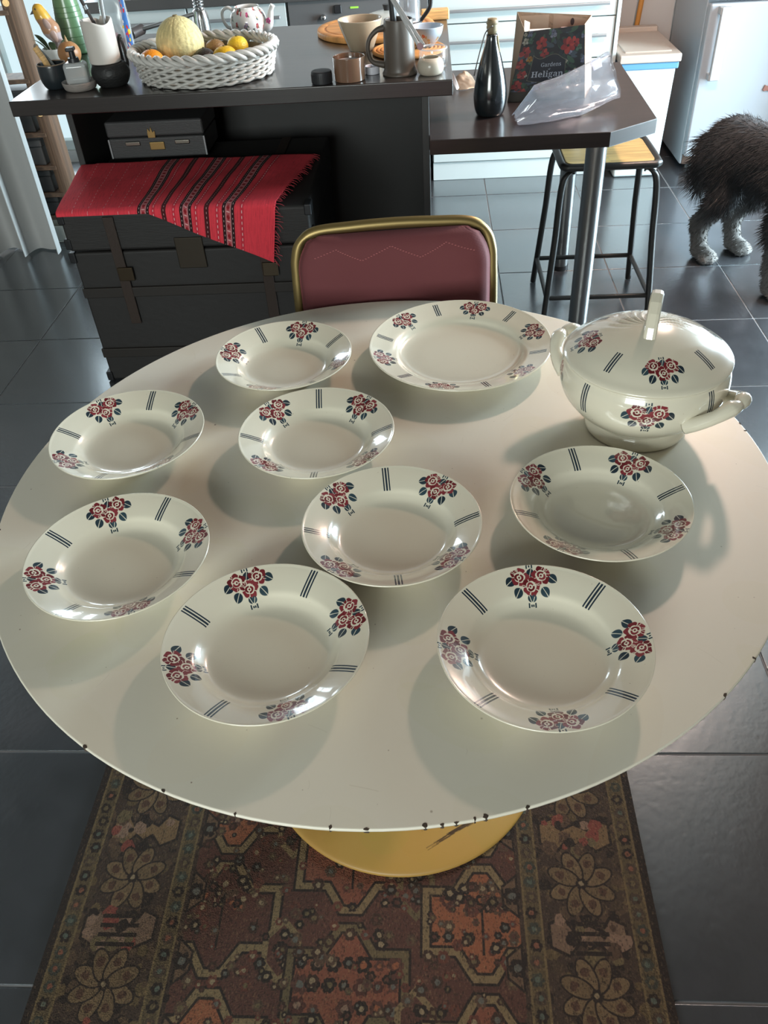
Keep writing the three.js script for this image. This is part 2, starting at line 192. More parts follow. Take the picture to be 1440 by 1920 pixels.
// soup tureen with lid
{
  const t = thing('soup_tureen', 'cream lidded soup tureen with flower sprays and two handles', 'tureen', [0.31, TY, -1.062]);
  const bp = smooth([[0.066, 0.0], [0.075, 0.002], [0.077, 0.008], [0.074, 0.016], [0.070, 0.021], [0.078, 0.028], [0.098, 0.045], [0.116, 0.068], [0.1225, 0.090], [0.121, 0.110], [0.117, 0.121]], 48).concat([[0.1165, 0.1245], [0.112, 0.1255], [0.110, 0.123]], smooth([[0.111, 0.105], [0.108, 0.07], [0.085, 0.042], [0.04, 0.03], [0, 0.028]], 16));
  const L = bp.reduce((s, p, i) => s + (i ? Math.hypot(p[0] - bp[i - 1][0], p[1] - bp[i - 1][1]) : 0), 0), vb = 0.128 / L;
  const bt = canvas(2048, 1024, (c, w, h) => { glazeBase(c, w, h, 5, 60); for (let i = 0; i < 4; i++) { for (const half of [0, 1]) { const ph = (((-9 + 90 * i + 45 * half) / 360) % 1 + 1) % 1; for (const wrap of [-1, 0, 1]) { c.save(); c.translate((ph + wrap) * w, (1 - vb) * h); c.scale(w / 0.71 / 1000, h / L / 1000); if (half) lines3(c, 1, 46); else bouquet(c, 1, 61 + i); c.restore(); } } } });
  mesh('bowl', lathe(bp, 96), glaze(bt), t);
  const plain = glaze(canvas(64, 64, (c, w, h) => { c.fillStyle = CREAM; c.fillRect(0, 0, w, h); }));
  for (const phi of [44, 224]) { // scalloped lug handles
    const hnd = new THREE.Group(); hnd.name = 'handle'; hnd.rotation.y = D(phi); t.add(hnd);
    const pts = [[-0.05, 0.074, 0.106], [-0.046, 0.083, 0.121], [-0.034, 0.095, 0.138], [-0.014, 0.105, 0.149], [0, 0.104, 0.151], [0.014, 0.105, 0.149], [0.034, 0.095, 0.138], [0.046, 0.083, 0.121], [0.05, 0.074, 0.106]];
    mesh('grip', taper(pts, [0.012, 0.0105, 0.0095, 0.0118, 0.0085, 0.0118, 0.0095, 0.0105, 0.012], 60, 14), plain, hnd);
  }
  const lid = new THREE.Group(); lid.name = 'lid'; lid.position.y = 0.1245; t.add(lid);
  const lp = smooth([[0.1185, 0.0], [0.1205, 0.003], [0.118, 0.0065], [0.110, 0.012], [0.092, 0.0245], [0.066, 0.0365], [0.036, 0.045], [0.012, 0.048], [0, 0.0485]], 44);
  const lg = lathe([[0, 0.042], [0.036, 0.039], [0.066, 0.031], [0.092, 0.019], [0.108, 0.006], [0.108, 0.0]].concat(lp), 144), pa = lg.attributes.position;
  for (let i = 0; i < pa.count; i++) { const x = pa.getX(i), z = pa.getZ(i), y = pa.getY(i), r = Math.hypot(x, z), a = Math.atan2(x, z); if (y < 0.02 + (0.1 - r) * 0.05 && r > 0.06) continue; const k = Math.max(0, 1 - Math.abs(r - 0.042) / 0.036) * Math.max(0, -Math.cos(a) * 1.2 + 0.25); if (k > 0) pa.setY(i, y + 0.0022 * Math.min(1, k) * Math.sin(a * 22 + r * 260) * (y > 0.03 ? 1 : 0)); }
  lg.computeVertexNormals();
  mesh('cover', planar(lg, 0.25), glaze(plateTexture(0.25, 4, 0.086, 0.088, 30, 71, 0.86, true)), lid);
  const fin = extrude([[-0.034, -0.002], [-0.027, 0.012], [-0.017, 0.028], [-0.006, 0.039], [0.006, 0.045], [0.016, 0.044], [0.020, 0.036], [0.016, 0.026], [0.024, 0.014], [0.036, -0.002]], 0.008, 0.005).translate(0, 0, -0.004);
  mesh('knob', fin, plain, lid, [0, 0.0445, 0], [0, D(90 - 17) , 0]);
}
// ------------------------------------------------------------------ pedestal table
{
  const t = thing('pedestal_table', 'round white laminate table with chipped edge on a yellow pedestal foot', 'table', [-0.08, 0, -0.952]);
  const R = 0.5622;
  const map = canvas(2048, 2048, (c, w, h) => { c.fillStyle = '#d8d2c2'; c.fillRect(0, 0, w, h); const r = rng(9);
    for (let i = 0; i < 90; i++) { c.fillStyle = `rgba(205,196,160,${0.05 + 0.05 * r()})`; c.beginPath(); c.ellipse(r() * w, r() * h, 40 + r() * 150, 30 + r() * 90, r() * 3, 0, 7); c.fill(); }
    for (let i = 0; i < 190; i++) { c.fillStyle = `rgba(70,50,35,${0.2 + 0.5 * r()})`; c.beginPath(); c.arc(r() * w, r() * h, 0.6 + r() * r() * 2.6, 0, 7); c.fill(); }
    c.lineWidth = 0.9; for (let i = 0; i < 60; i++) { c.strokeStyle = `rgba(120,105,80,${0.1 + 0.15 * r()})`; const x = r() * w, y = r() * h, a = r() * 6.3, l = 8 + r() * 50; c.beginPath(); c.moveTo(x, y); c.quadraticCurveTo(x + Math.cos(a) * l * 0.5 + 4, y + Math.sin(a) * l * 0.5, x + Math.cos(a) * l, y + Math.sin(a) * l); c.stroke(); } });
  const top = lathe([[0, 0.724], [R - 0.002, 0.724], [R - 0.0004, 0.7252], [R, 0.7268], [R, 0.7285], [R - 0.0006, 0.7297], [R - 0.002, 0.73], [0, 0.73]].reverse(), 160);
  mesh('table_top', planar(top, 1.16), phys({ map, roughness: 0.5, clearcoat: 0.3, clearcoatRoughness: 0.4 }), t);
  mesh('underside', lathe([[0, 0.708], [R - 0.035, 0.708], [R - 0.004, 0.7235], [0, 0.7238]].reverse(), 120), std({ color: C(0.16, 0.11, 0.07), roughness: 0.8 }), t);
  // chips knocked out of the laminate edge
  const r = rng(31), gs = []; for (const deg of [-78, -72, -58, -33, -21.5, -13, -3, 0.6, 6.5, 8.2, 9.6, 11.5, 12.6, 17, 44, 51, 86, 99, 101, 103]) { const a = D(deg), w = 0.0012 + r() * 0.0024, d = 0.0009 + r() * 0.0018, s = []; for (let k = 0; k < 9; k++) { const q = k / 9 * 6.283; s.push([Math.cos(q) * w * (0.7 + 0.6 * r()), Math.sin(q) * d * (0.7 + 0.6 * r())]); } const g = extrude(s, 0.0066, 0).rotateX(-Math.PI / 2).translate(0, 0.7236, R - d * 0.85).rotateY(a); gs.push(g); }
  const chips = mesh('edge_chips', merge(gs), std({ color: C(0.055, 0.038, 0.026), roughness: 0.9 }), t, undefined, undefined); chips.userData = { kind: 'stuff', label: 'dark brown chips along the table edge' };
  const bm = canvas(1024, 1024, (c, w, h) => { c.fillStyle = '#b48d48'; c.fillRect(0, 0, w, h); const r2 = rng(3); for (let i = 0; i < 120; i++) { c.fillStyle = `rgba(${150 + 60 * r2()},${110 + 50 * r2()},50,0.06)`; c.beginPath(); c.arc(r2() * w, r2() * h, 20 + r2() * 80, 0, 7); c.fill(); }
    const px = w / 0.58, X = (x) => w / 2 + x * px, Y = (z) => h / 2 + z * px; c.lineCap = 'round'; for (let i = 0; i < 34; i++) { const s = r2() * 0.09, l = 0.012 + 0.03 * r2(); c.strokeStyle = `rgba(48,32,16,${0.25 + 0.6 * r2()})`; c.lineWidth = 0.8 + 3.5 * r2() * (s < 0.05 ? 1 : 0.5); const x = 0.050 + s, z = 0.231 - 0.62 * s + (r2() - 0.5) * 0.009; c.beginPath(); c.moveTo(X(x), Y(z)); c.lineTo(X(x + l * 0.85), Y(z - l * 0.52)); c.stroke(); }
    c.strokeStyle = 'rgba(60,40,20,0.35)'; c.lineWidth = 1.2; c.beginPath(); c.moveTo(X(0.035), Y(0.15)); c.lineTo(X(0.042), Y(0.2)); c.stroke(); });
  const foot = smooth([[0.277, 0.0], [0.2785, 0.004], [0.276, 0.009], [0.255, 0.0145], [0.20, 0.022], [0.13, 0.036], [0.075, 0.07], [0.048, 0.14], [0.038, 0.26], [0.036, 0.42], [0.045, 0.56], [0.075, 0.655], [0.13, 0.70], [0.16, 0.708]], 70);
  mesh('pedestal', planar(lathe([[0, 0]].concat(foot), 96), 0.58), phys({ map: bm, roughness: 0.5, clearcoat: 0.2, clearcoatRoughness: 0.4 }), t, [0, 0.012, 0]).scale.y = 0.983;
}
// ------------------------------------------------------------------ rug
{
  const W = 1.062, Lz = 1.62, cw = 1344, ch = 2048, s = cw / W;
  const map = canvas(cw, ch, (c) => {
    const r = rng(21), q = (a) => a[Math.floor(r() * a.length)];
    const BR = '#4e3a2c', DK = '#1f1813', TAN = '#7d6a49', OL = '#5f5339', RD = '#7c4533', OR = '#8f5236', WINE = '#4d2f27', PINK = '#856a58', BLU = '#5a5b54', CRM = '#8f7d60';
    const blob = (x, y, rad, col) => { c.fillStyle = col; c.beginPath(); for (let k = 0; k < 10; k++) { const a = k / 10 * 6.283, d = rad * (0.75 + 0.5 * r()); c.lineTo(x + Math.cos(a) * d, y + Math.sin(a) * d); } c.fill(); };
    const poly = (pts, fill, stroke, lw) => { c.beginPath(); pts.forEach(([x, y]) => c.lineTo(x, y)); c.closePath(); if (fill) { c.fillStyle = fill; c.fill(); } if (stroke) { c.strokeStyle = stroke; c.lineWidth = lw; c.lineJoin = 'miter'; c.stroke(); } };
    const flower = (x, y, rad, a, b) => { for (let k = 0; k < 6; k++) blob(x + Math.cos(k * 1.047) * rad * 0.72, y + Math.sin(k * 1.047) * rad * 0.72, rad * 0.46, a); blob(x, y, rad * 0.5, b); };
    const rosette = (x, y, R) => { for (let k = 0; k < 8; k++) { const a = k * 0.785 + 0.39; c.save(); c.translate(x + Math.cos(a) * R * 0.55, y + Math.sin(a) * R * 0.55); c.rotate(a); c.fillStyle = DK; c.beginPath(); c.ellipse(0, 0, R * 0.52, R * 0.28, 0, 0, 7); c.fill(); c.fillStyle = k % 2 ? '#66533a' : '#6f5a40'; c.beginPath(); c.ellipse(0, 0, R * 0.46, R * 0.23, 0, 0, 7); c.fill(); c.restore(); blob(x + Math.cos(a) * R * 0.66, y + Math.sin(a) * R * 0.66, R * 0.13, '#4a3226'); } flower(x, y, R * 0.16, DK, CRM); };
    c.fillStyle = WINE; c.fillRect(0, 0, cw, ch);
    // field: stepped compartments with floral fillings
    const cxs = [0.30, 0.531, 0.762].map((v) => v * s), cellH = 0.215 * s, x0 = 0.24 * s, x1 = cw - 0.24 * s;
    for (let row = -1; row < 10; row++) for (let k = 0; k < 3; k++) {
      const x = cxs[k], y = row * cellH + (k % 2) * cellH * 0.5 + 30, w = 0.098 * s, h = cellH * 0.43, n = 0.028 * s;
      poly([[x - w, y - h * 0.55], [x - n * 1.6, y - h * 0.55], [x - n * 0.6, y - h], [x + n * 0.6, y - h], [x + n * 1.6, y - h * 0.55], [x + w, y - h * 0.55], [x + w, y + h * 0.55], [x + n * 1.6, y + h * 0.55], [x + n * 0.6, y + h], [x - n * 0.6, y + h], [x - n * 1.6, y + h * 0.55], [x - w, y + h * 0.55]], q([RD, OR, RD, WINE]), DK, 26);
      poly([[x - w, y - h * 0.55], [x - n * 1.6, y - h * 0.55], [x - n * 0.6, y - h], [x + n * 0.6, y - h], [x + n * 1.6, y - h * 0.55], [x + w, y - h * 0.55], [x + w, y + h * 0.55], [x + n * 1.6, y + h * 0.55], [x + n * 0.6, y + h], [x - n * 0.6, y + h], [x - n * 1.6, y + h * 0.55], [x - w, y + h * 0.55]], null, q([TAN, OL, TAN]), 15);
      if ((row + k) % 2) { c.strokeStyle = DK; c.lineWidth = 5; c.beginPath(); c.moveTo(x, y + h * 0.6); c.lineTo(x, y - h * 0.3); c.stroke(); for (let m = 0; m < 24; m++) { const a = -2.6 + m * 0.09, d = w * (0.25 + 0.5 * r()); flower(x + Math.cos(a) * d * 1.1, y - h * 0.05 + Math.sin(a) * d * 0.8, 9 + r() * 7, q([DK, '#4a2a22', BR]), q([CRM, BLU, PINK, OR])); } }
      else for (let i = -3; i <= 3; i++) for (let j = -1; j <= 1; j++) if (r() < 0.85) flower(x + i * w * 0.27 + (r() - 0.5) * 8, y + j * h * 0.36 + (r() - 0.5) * 8, 10 + r() * 8, q([DK, '#45261f', WINE]), q([BLU, CRM, OR, PINK]));
      const hx = x + 0.1155 * s, hy = y + cellH * 0.25; poly([[hx, hy - 62], [hx + 36, hy - 26], [hx + 36, hy + 26], [hx, hy + 62], [hx - 36, hy + 26], [hx - 36, hy - 26]], WINE, q([OL, TAN]), 13); for (let m = 0; m < 7; m++) flower(hx + (r() - 0.5) * 30, hy + (r() - 0.5) * 70, 7 + r() * 5, DK, q([BLU, CRM]));
    }
    // borders, drawn for both long sides
    for (const side of [0, 1]) { c.save(); if (side) { c.translate(cw, 0); c.scale(-1, 1); }
      for (let i = 0; i < 650; i++) flower(0.24 * s + r() * (cw - 0.48 * s), r() * ch, 5 + r() * 8, q([DK, '#33221b', BR, '#5a3026']), q([BLU, CRM, WINE, OL]));
      c.fillStyle = '#382b22'; c.fillRect(0, 0, 0.236 * s, ch); for (let i = 0; i < 900; i++) blob(r() * 0.236 * s, r() * ch, 5 + r() * 11, q([DK, '#4c3b2c', '#3f3226', '#57482f', DK]));
      c.fillStyle = DK; c.fillRect(0, 0, 0.014 * s, ch);
      for (const [gx, gw] of [[0.014, 0.032], [0.196, 0.032]]) { c.fillStyle = '#52452f'; c.fillRect(gx * s, 0, gw * s, ch); c.fillStyle = '#6c5b3d'; c.fillRect(gx * s, 0, 5, ch); c.fillRect((gx + gw) * s - 5, 0, 5, ch); for (let y = 10; y < ch; y += 34) { flower((gx + gw / 2) * s + (r() - 0.5) * 6, y, 12, q([DK, '#33382f', '#413429']), q(['#4e5a50', OL, '#7c4a38'])); } }
      const bx = 0.121 * s; for (let y = 70, k = 0; y < ch; y += 230, k++) {
        rosette(bx, y, 74);
        for (const e of [-1, 1]) { const yy = y + 115; poly([[bx - 82, yy - 26], [bx - 50, yy - 40], [bx - 30, yy - 12], [bx, yy - 26], [bx + 30, yy - 12], [bx + 50, yy - 40], [bx + 82, yy - 26], [bx + 82, yy + 22], [bx + 44, yy + 40], [bx + 20, yy + 12], [bx, yy + 26], [bx - 20, yy + 12], [bx - 44, yy + 40], [bx - 82, yy + 22]], k % 2 ? '#6f5846' : '#745b3f', DK, 6); }
        for (let m = 0; m < 16; m++) blob(bx + (r() - 0.5) * 150, y + 115 + (r() - 0.5) * 90, 7 + r() * 12, q([DK, BR, PINK, OL, '#7c3a30', DK]));
        if (k % 3 === 0) for (let m = 0; m < 4; m++) { c.fillStyle = DK; c.fillRect(bx - 44, y + 84 + m * 20, 88, 9); }
      }
      for (let y = 40; y < ch; y += 150) { poly([[0.236 * s, y - 46], [0.262 * s, y - 20], [0.262 * s, y + 20], [0.236 * s, y + 46]], '#5f4a38', DK, 5); flower(0.246 * s, y, 17, DK, BLU); }
      c.restore(); }
    c.fillStyle = 'rgba(66,48,35,0.28)'; c.fillRect(0, 0, cw, ch);
    for (let i = 0; i < 120000; i++) { const v = r(); c.fillStyle = v < 0.55 ? `rgba(22,16,11,${0.12 + 0.3 * r()})` : `rgba(150,122,84,${0.06 + 0.2 * r()})`; c.fillRect(r() * cw, r() * ch, 1.2 + r() * 2, 1.5 + r() * 5); }
  });
  const pile = data(256, (u, v) => grey(255 * n2(u * 128, v * 128)), false); pile.repeat.set(6, 9);
  const g = new THREE.BoxGeometry(W, 0.011, Lz, 1, 1, 1);
  const p = g.attributes.position, uv = g.attributes.uv; for (let i = 0; i < p.count; i++) uv.setXY(i, 0.5 + p.getX(i) / W, 0.5 - p.getZ(i) / Lz);
  one('rug', g, std({ map, roughness: 1, bumpMap: pile, bumpScale: 0.0014 }), 'worn dark red and brown patterned runner rug under the table foot', 'rug', [-0.164, 0.0057, -0.46]);
}
// ------------------------------------------------------------------ kitchen island, bar, back cabinets
one('island_worktop', mv(box(1.292, 0.042, 0.905, 0.003), -0.584, 0.879, -2.9695), M.darkWood, 'dark brown island worktop crowded with kitchen things', 'worktop');
{
  const t = thing('kitchen_island', 'black panelled base under the dark island worktop', 'cabinet', [0, 0, 0]);
  mesh('side_panel', mv(box(0.022, 0.858, 0.50), -1.222, 0.429, -3.145), M.panelBlack, t);
  mesh('side_panel', mv(box(0.022, 0.858, 0.86), -0.017, 0.429, -2.965), M.panelBlack, t);
  mesh('back_panel', mv(box(1.18, 0.858, 0.02), -0.62, 0.429, -3.385), M.panelBlack, t);
}
{
  const t = thing('bar_table', 'low dark wooden bar table with a clipped corner joined to the island', 'table', [0, 0, 0]);
  const g = extrude([[-0.004, 2.488], [0.512, 2.488], [0.664, 2.598], [0.680, 3.30], [-0.004, 3.30]], 0.038, 0.002).rotateX(-Math.PI / 2); // shape y -> -z
  const uv = g.attributes.uv; for (let i = 0; i < uv.count; i++) uv.setXY(i, uv.getX(i) * 1.2, uv.getY(i) * 1.2);
  mesh('bar_top', g, phys({ map: darkWoodMap, color: C(1, 0.9, 0.92), roughness: 0.3, clearcoat: 0.3, clearcoatRoughness: 0.14 }), t, [0, 0.71, 0]);
  for (const [x, z] of [[0.492, -2.565], [0.525, -3.245]]) { const l = mesh('leg', mv(cyl(0.031, 0.031, 0.69, 32), x, 0.363, z), M.steel, t); mesh('foot_cap', mv(cyl(0.033, 0.033, 0.018, 32), x, 0.009, z), M.blackPlastic, l); }
}
const BZ = -4.35;
{ // white cabinet left of the dishwasher
  const t = thing('base_cabinet', 'white base cabinet with a long bar handle behind the fruit basket', 'cabinet', [0, 0, 0]);
  mesh('carcass', mv(box(0.94, 0.74, 0.55), -1.135, 0.47, BZ - 0.30), M.white, t);
  mesh('plinth', mv(box(0.936, 0.098, 0.5), -1.135, 0.049, BZ - 0.30), M.white, t);
  for (const [x, w] of [[-1.37, 0.462], [-0.90, 0.462]]) { const d = mesh('door', mv(box(w, 0.73, 0.02, 0.002), x, 0.472, BZ - 0.01), M.white, t); mesh('handle', mv(box(w - 0.05, 0.014, 0.014, 0.004), x, 0.784, BZ + 0.026), M.greyMetal, d); for (const e of [-1, 1]) mesh('handle_post', bar([x + e * 0.17, 0.784, BZ], [x + e * 0.17, 0.784, BZ + 0.026], 0.004), M.greyMetal, d); }
}
{ // dishwasher
  const t = thing('dishwasher', 'dark grey dishwasher front with knob and green display behind the round board', 'dishwasher', [0, 0, 0]);
  mesh('body', mv(box(0.655, 0.83, 0.55), -0.333, 0.415, BZ - 0.30), M.darkGrey, t);
  mesh('control_panel', mv(box(0.65, 0.115, 0.022, 0.003), -0.333, 0.782, BZ - 0.011), M.darkGrey, t);
  mesh('door', mv(box(0.65, 0.61, 0.022, 0.003), -0.333, 0.41, BZ - 0.011), M.darkGrey, t);
  mesh('program_dial', mv(box(0.034, 0.034, 0.012, 0.004), -0.425, 0.80, BZ + 0.006), M.blackPlastic, t);
  mesh('display', mv(box(0.038, 0.007, 0.002, 0.0005), -0.348, 0.803, BZ + 0.001), std({ color: C(0.05, 0.2, 0.02), emissive: C(0.4, 1, 0.08), emissiveIntensity: 0.9 }), t);
  mesh('chrome_knob', mv(new THREE.SphereGeometry(0.014, 16, 12), -0.494, 0.771, BZ + 0.012), M.chrome, t);
}
{ // drawer unit
  const t = thing('drawer_cabinet', 'white drawer cabinet with long bar handles behind the bar table', 'cabinet', [0, 0, 0]);
  mesh('carcass', mv(box(0.86, 0.748, 0.55), 0.433, 0.466, BZ - 0.30), M.white, t);
  mesh('end_panel', mv(box(0.018, 0.84, 0.57), 0.866, 0.42, BZ - 0.275), M.white, t);
  mesh('plinth', mv(box(0.856, 0.09, 0.53), 0.433, 0.045, BZ - 0.275), M.white, t);
  for (const [y0, y1, yh] of [[0.716, 0.838, 0.768], [0.546, 0.711, 0.640], [0.33, 0.541, 0.45], [0.095, 0.325, 0.24]]) { const d = mesh('drawer', mv(box(0.846, y1 - y0, 0.02, 0.002), 0.431, (y0 + y1) / 2, BZ - 0.008), M.white, t); mesh('handle', mv(box(0.80, 0.013, 0.013, 0.004), 0.42, yh, BZ + 0.028), M.greyMetal, d); for (const e of [-1, 1]) mesh('handle_post', bar([0.42 + e * 0.36, yh, BZ], [0.42 + e * 0.36, yh, BZ + 0.028], 0.004), M.greyMetal, d); }
}
one('back_worktop', mv(box(2.49, 0.045, 0.61, 0.003), -0.368, 0.8625, BZ - 0.285), std({ color: C(0.075, 0.072, 0.07), roughness: 0.4 }), 'dark worktop along the back wall above the white cabinets', 'worktop');
{ // fridge
  const t = thing('fridge', 'tall white fridge with a grey bar handle behind the dog', 'fridge', [1.265, 0, -4.36]);
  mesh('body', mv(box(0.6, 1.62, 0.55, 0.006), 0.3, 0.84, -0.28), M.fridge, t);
  mesh('foot', mv(cyl(0.018, 0.02, 0.032), 0.06, 0.016, -0.04), M.greyMetal, t); mesh('foot', mv(cyl(0.018, 0.02, 0.032), 0.54, 0.016, -0.04), M.greyMetal, t);
  mesh('foot', mv(cyl(0.018, 0.02, 0.032), 0.06, 0.016, -0.5), M.greyMetal, t); mesh('foot', mv(cyl(0.018, 0.02, 0.032), 0.54, 0.016, -0.5), M.greyMetal, t);
  mesh('base_grille', mv(box(0.58, 0.05, 0.02, 0.003), 0.3, 0.055, -0.012), std({ color: C(0.16, 0.10, 0.075), roughness: 0.9 }), t);
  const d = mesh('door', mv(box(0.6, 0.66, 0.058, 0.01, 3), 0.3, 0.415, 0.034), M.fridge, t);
  const hd = new THREE.Group(); hd.name = 'handle'; d.add(hd); hd.position.set(0.045, 0, 0.063);
  mesh('grip_bar', mv(box(0.046, 0.30, 0.024, 0.006), 0.016, 0.588, 0.036), phys({ color: C(0.42, 0.43, 0.44), roughness: 0.4 }), hd);
  for (const y of [0.452, 0.722]) mesh('bracket', mv(box(0.03, 0.03, 0.05, 0.004), 0.004, y, 0.018), phys({ color: C(0.42, 0.43, 0.44), roughness: 0.4 }), hd);
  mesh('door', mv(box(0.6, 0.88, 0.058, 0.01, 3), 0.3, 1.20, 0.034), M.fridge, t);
  one('fridge_magnet', extrude([[-0.017, -0.006], [-0.012, -0.013], [0, -0.010], [0.012, -0.014], [0.018, -0.002], [0.012, 0.011], [0.002, 0.006], [-0.010, 0.012]], 0.004, 0.001), std({ color: C(0.28, 0.12, 0.09), roughness: 0.6 }), 'small reddish brown magnet on the white fridge door', 'magnet', [1.594, 0.388, -4.2955]);
}
{ // unseen cupboard added to keep the garden door's light off the fridge front
  const t = thing('added_cupboard', 'tall grey cupboard added out of view to shade the fridge', 'cupboard', [2.2, 0, -4.3]);
  mesh('carcass', mv(box(0.56, 2.0, 0.58), 0, 1.04, -0.02), std({ color: C(0.42, 0.42, 0.41), roughness: 0.6 }), t);
  mesh('plinth', mv(box(0.54, 0.04, 0.5), 0, 0.02, -0.02), M.darkGrey, t);
  for (const s of [-1, 1]) { const d = mesh('door', mv(box(0.275, 1.96, 0.02, 0.003), s * 0.139, 1.05, 0.281), std({ color: C(0.42, 0.42, 0.41), roughness: 0.6 }), t); mesh('handle', bar([s * 0.03, 0.95, 0.31], [s * 0.03, 1.15, 0.31], 0.006), M.greyMetal, d); for (const y of [0.97, 1.13]) mesh('handle_post', bar([s * 0.03, y, 0.285], [s * 0.03, y, 0.31], 0.004), M.greyMetal, d); }
}
{ // slim white bin with cream lid
  const t = thing('waste_bin', 'slim white waste bin with cream lid and blue liner beside the fridge', 'bin', [1.024, 0, -4.57]);
  const body = box(0.245, 0.5, 0.52, 0.012, 3), p = body.attributes.position; for (let i = 0; i < p.count; i++) { const k = 1 - 0.12 * (0.25 - p.getY(i)) / 0.5; p.setX(i, p.getX(i) * k); }
  mesh('body', mv(body, 0.005, 0.251, 0.02), M.white, t);
  mesh('liner', mv(box(0.268, 0.03, 0.556, 0.006), 0.003, 0.508, 0.008), phys({ color: C(0.12, 0.30, 0.50), roughness: 0.35 }), t);
  const cream = phys({ color: C(0.50, 0.42, 0.36), roughness: 0.45 });
  const lid = mesh('lid', mv(box(0.284, 0.036, 0.572, 0.006), 0.001, 0.541, 0.008), cream, t);
  mesh('lid_panel', mv(box(0.215, 0.008, 0.40, 0.003), -0.003, 0.5605, 0.045), cream, lid);
  mesh('hinge_strip', mv(box(0.272, 0.028, 0.05, 0.006), 0, 0.566, -0.235), cream, lid);
}
{
  const t = thing('broom', 'broom with an orange wooden handle behind the waste bin', 'broom', [1.06, 0, -4.905]);
  mesh('handle', bar([-0.02, 0.06, 0], [0.03, 0.70, -0.008], 0.013), std({ color: C(0.55, 0.24, 0.05), roughness: 0.5 }), t);
  mesh('grip', bar([0.0297, 0.695, -0.008], [0.066, 1.2, -0.014], 0.0175), M.blackPlastic, t);
  mesh('brush_head', mv(box(0.14, 0.06, 0.04, 0.008), -0.022, 0.031, 0), M.darkGrey, t);
}
// ------------------------------------------------------------------ stool
{
  const t = thing('bar_stool', 'bistro stool with wooden seat and dark metal legs under the bar table', 'stool', [0.592, 0, -2.935]);
  const sh = (w, d, r) => { const s = new THREE.Shape(); s.moveTo(-w + r, -d); s.lineTo(w - r, -d); s.quadraticCurveTo(w, -d, w, -d + r); s.lineTo(w, d - r); s.quadraticCurveTo(w, d, w - r, d); s.lineTo(-w + r, d); s.quadraticCurveTo(-w, d, -w, d - r); s.lineTo(-w, -d + r); s.quadraticCurveTo(-w, -d, -w + r, -d); return s; };
  const sg = new THREE.ExtrudeGeometry(sh(0.144, 0.128, 0.035), { depth: 0.012, bevelEnabled: true, bevelSize: 0.003, bevelThickness: 0.003, bevelSegments: 2, curveSegments: 10 }).rotateX(-Math.PI / 2); const suv = sg.attributes.uv; for (let i = 0; i < suv.count; i++) suv.setXY(i, suv.getX(i) * 3, suv.getY(i) * 3);
  mesh('seat', sg, phys({ map: paleWoodMap, color: C(0.52, 0.56, 0.52), roughness: 0.4 }), t, [0, 0.546, 0]);
  mesh('seat_rim', tube([[-0.115, 0, -0.142], [0.115, 0, -0.142], [0.15, 0, -0.132], [0.158, 0, -0.10], [0.158, 0, 0.10], [0.15, 0, 0.132], [0.115, 0, 0.142], [-0.115, 0, 0.142], [-0.15, 0, 0.132], [-0.158, 0, 0.10], [-0.158, 0, -0.10], [-0.15, 0, -0.132]], 0.0125, 120, 10, true), M.blackMetal, t, [0, 0.553, 0]);
  const legs = []; for (const [sx, sz] of [[-1, -1], [1, -1], [1, 1], [-1, 1]]) { const top = [sx * 0.118, 0.534, sz * 0.115], k = [sx * 0.152, 0.51, sz * 0.134], ft = [sx * 0.19, 0.003, sz * 0.185]; legs.push([k, ft]); mesh('leg', taper([top, [sx * 0.138, 0.530, sz * 0.128], k, [sx * (0.152 + 0.038 * 0.4), 0.51 - 0.507 * 0.4, sz * (0.134 + 0.051 * 0.4)], [sx * (0.152 + 0.038 * 0.7), 0.51 - 0.507 * 0.7, sz * (0.134 + 0.051 * 0.7)], ft], [0.011, 0.0115, 0.0115, 0.0115, 0.0115, 0.0115], 40, 10), M.blackMetal, t); }
  const at = (i, y) => { const [k, f] = legs[i], s = (k[1] - y) / (k[1] - f[1]); return [k[0] + (f[0] - k[0]) * s, y, k[2] + (f[2] - k[2]) * s]; };
  for (let i = 0; i < 4; i++) mesh('stretcher', bar(at(i, 0.105), at((i + 1) % 4, 0.105), 0.0085), M.blackMetal, t);
}
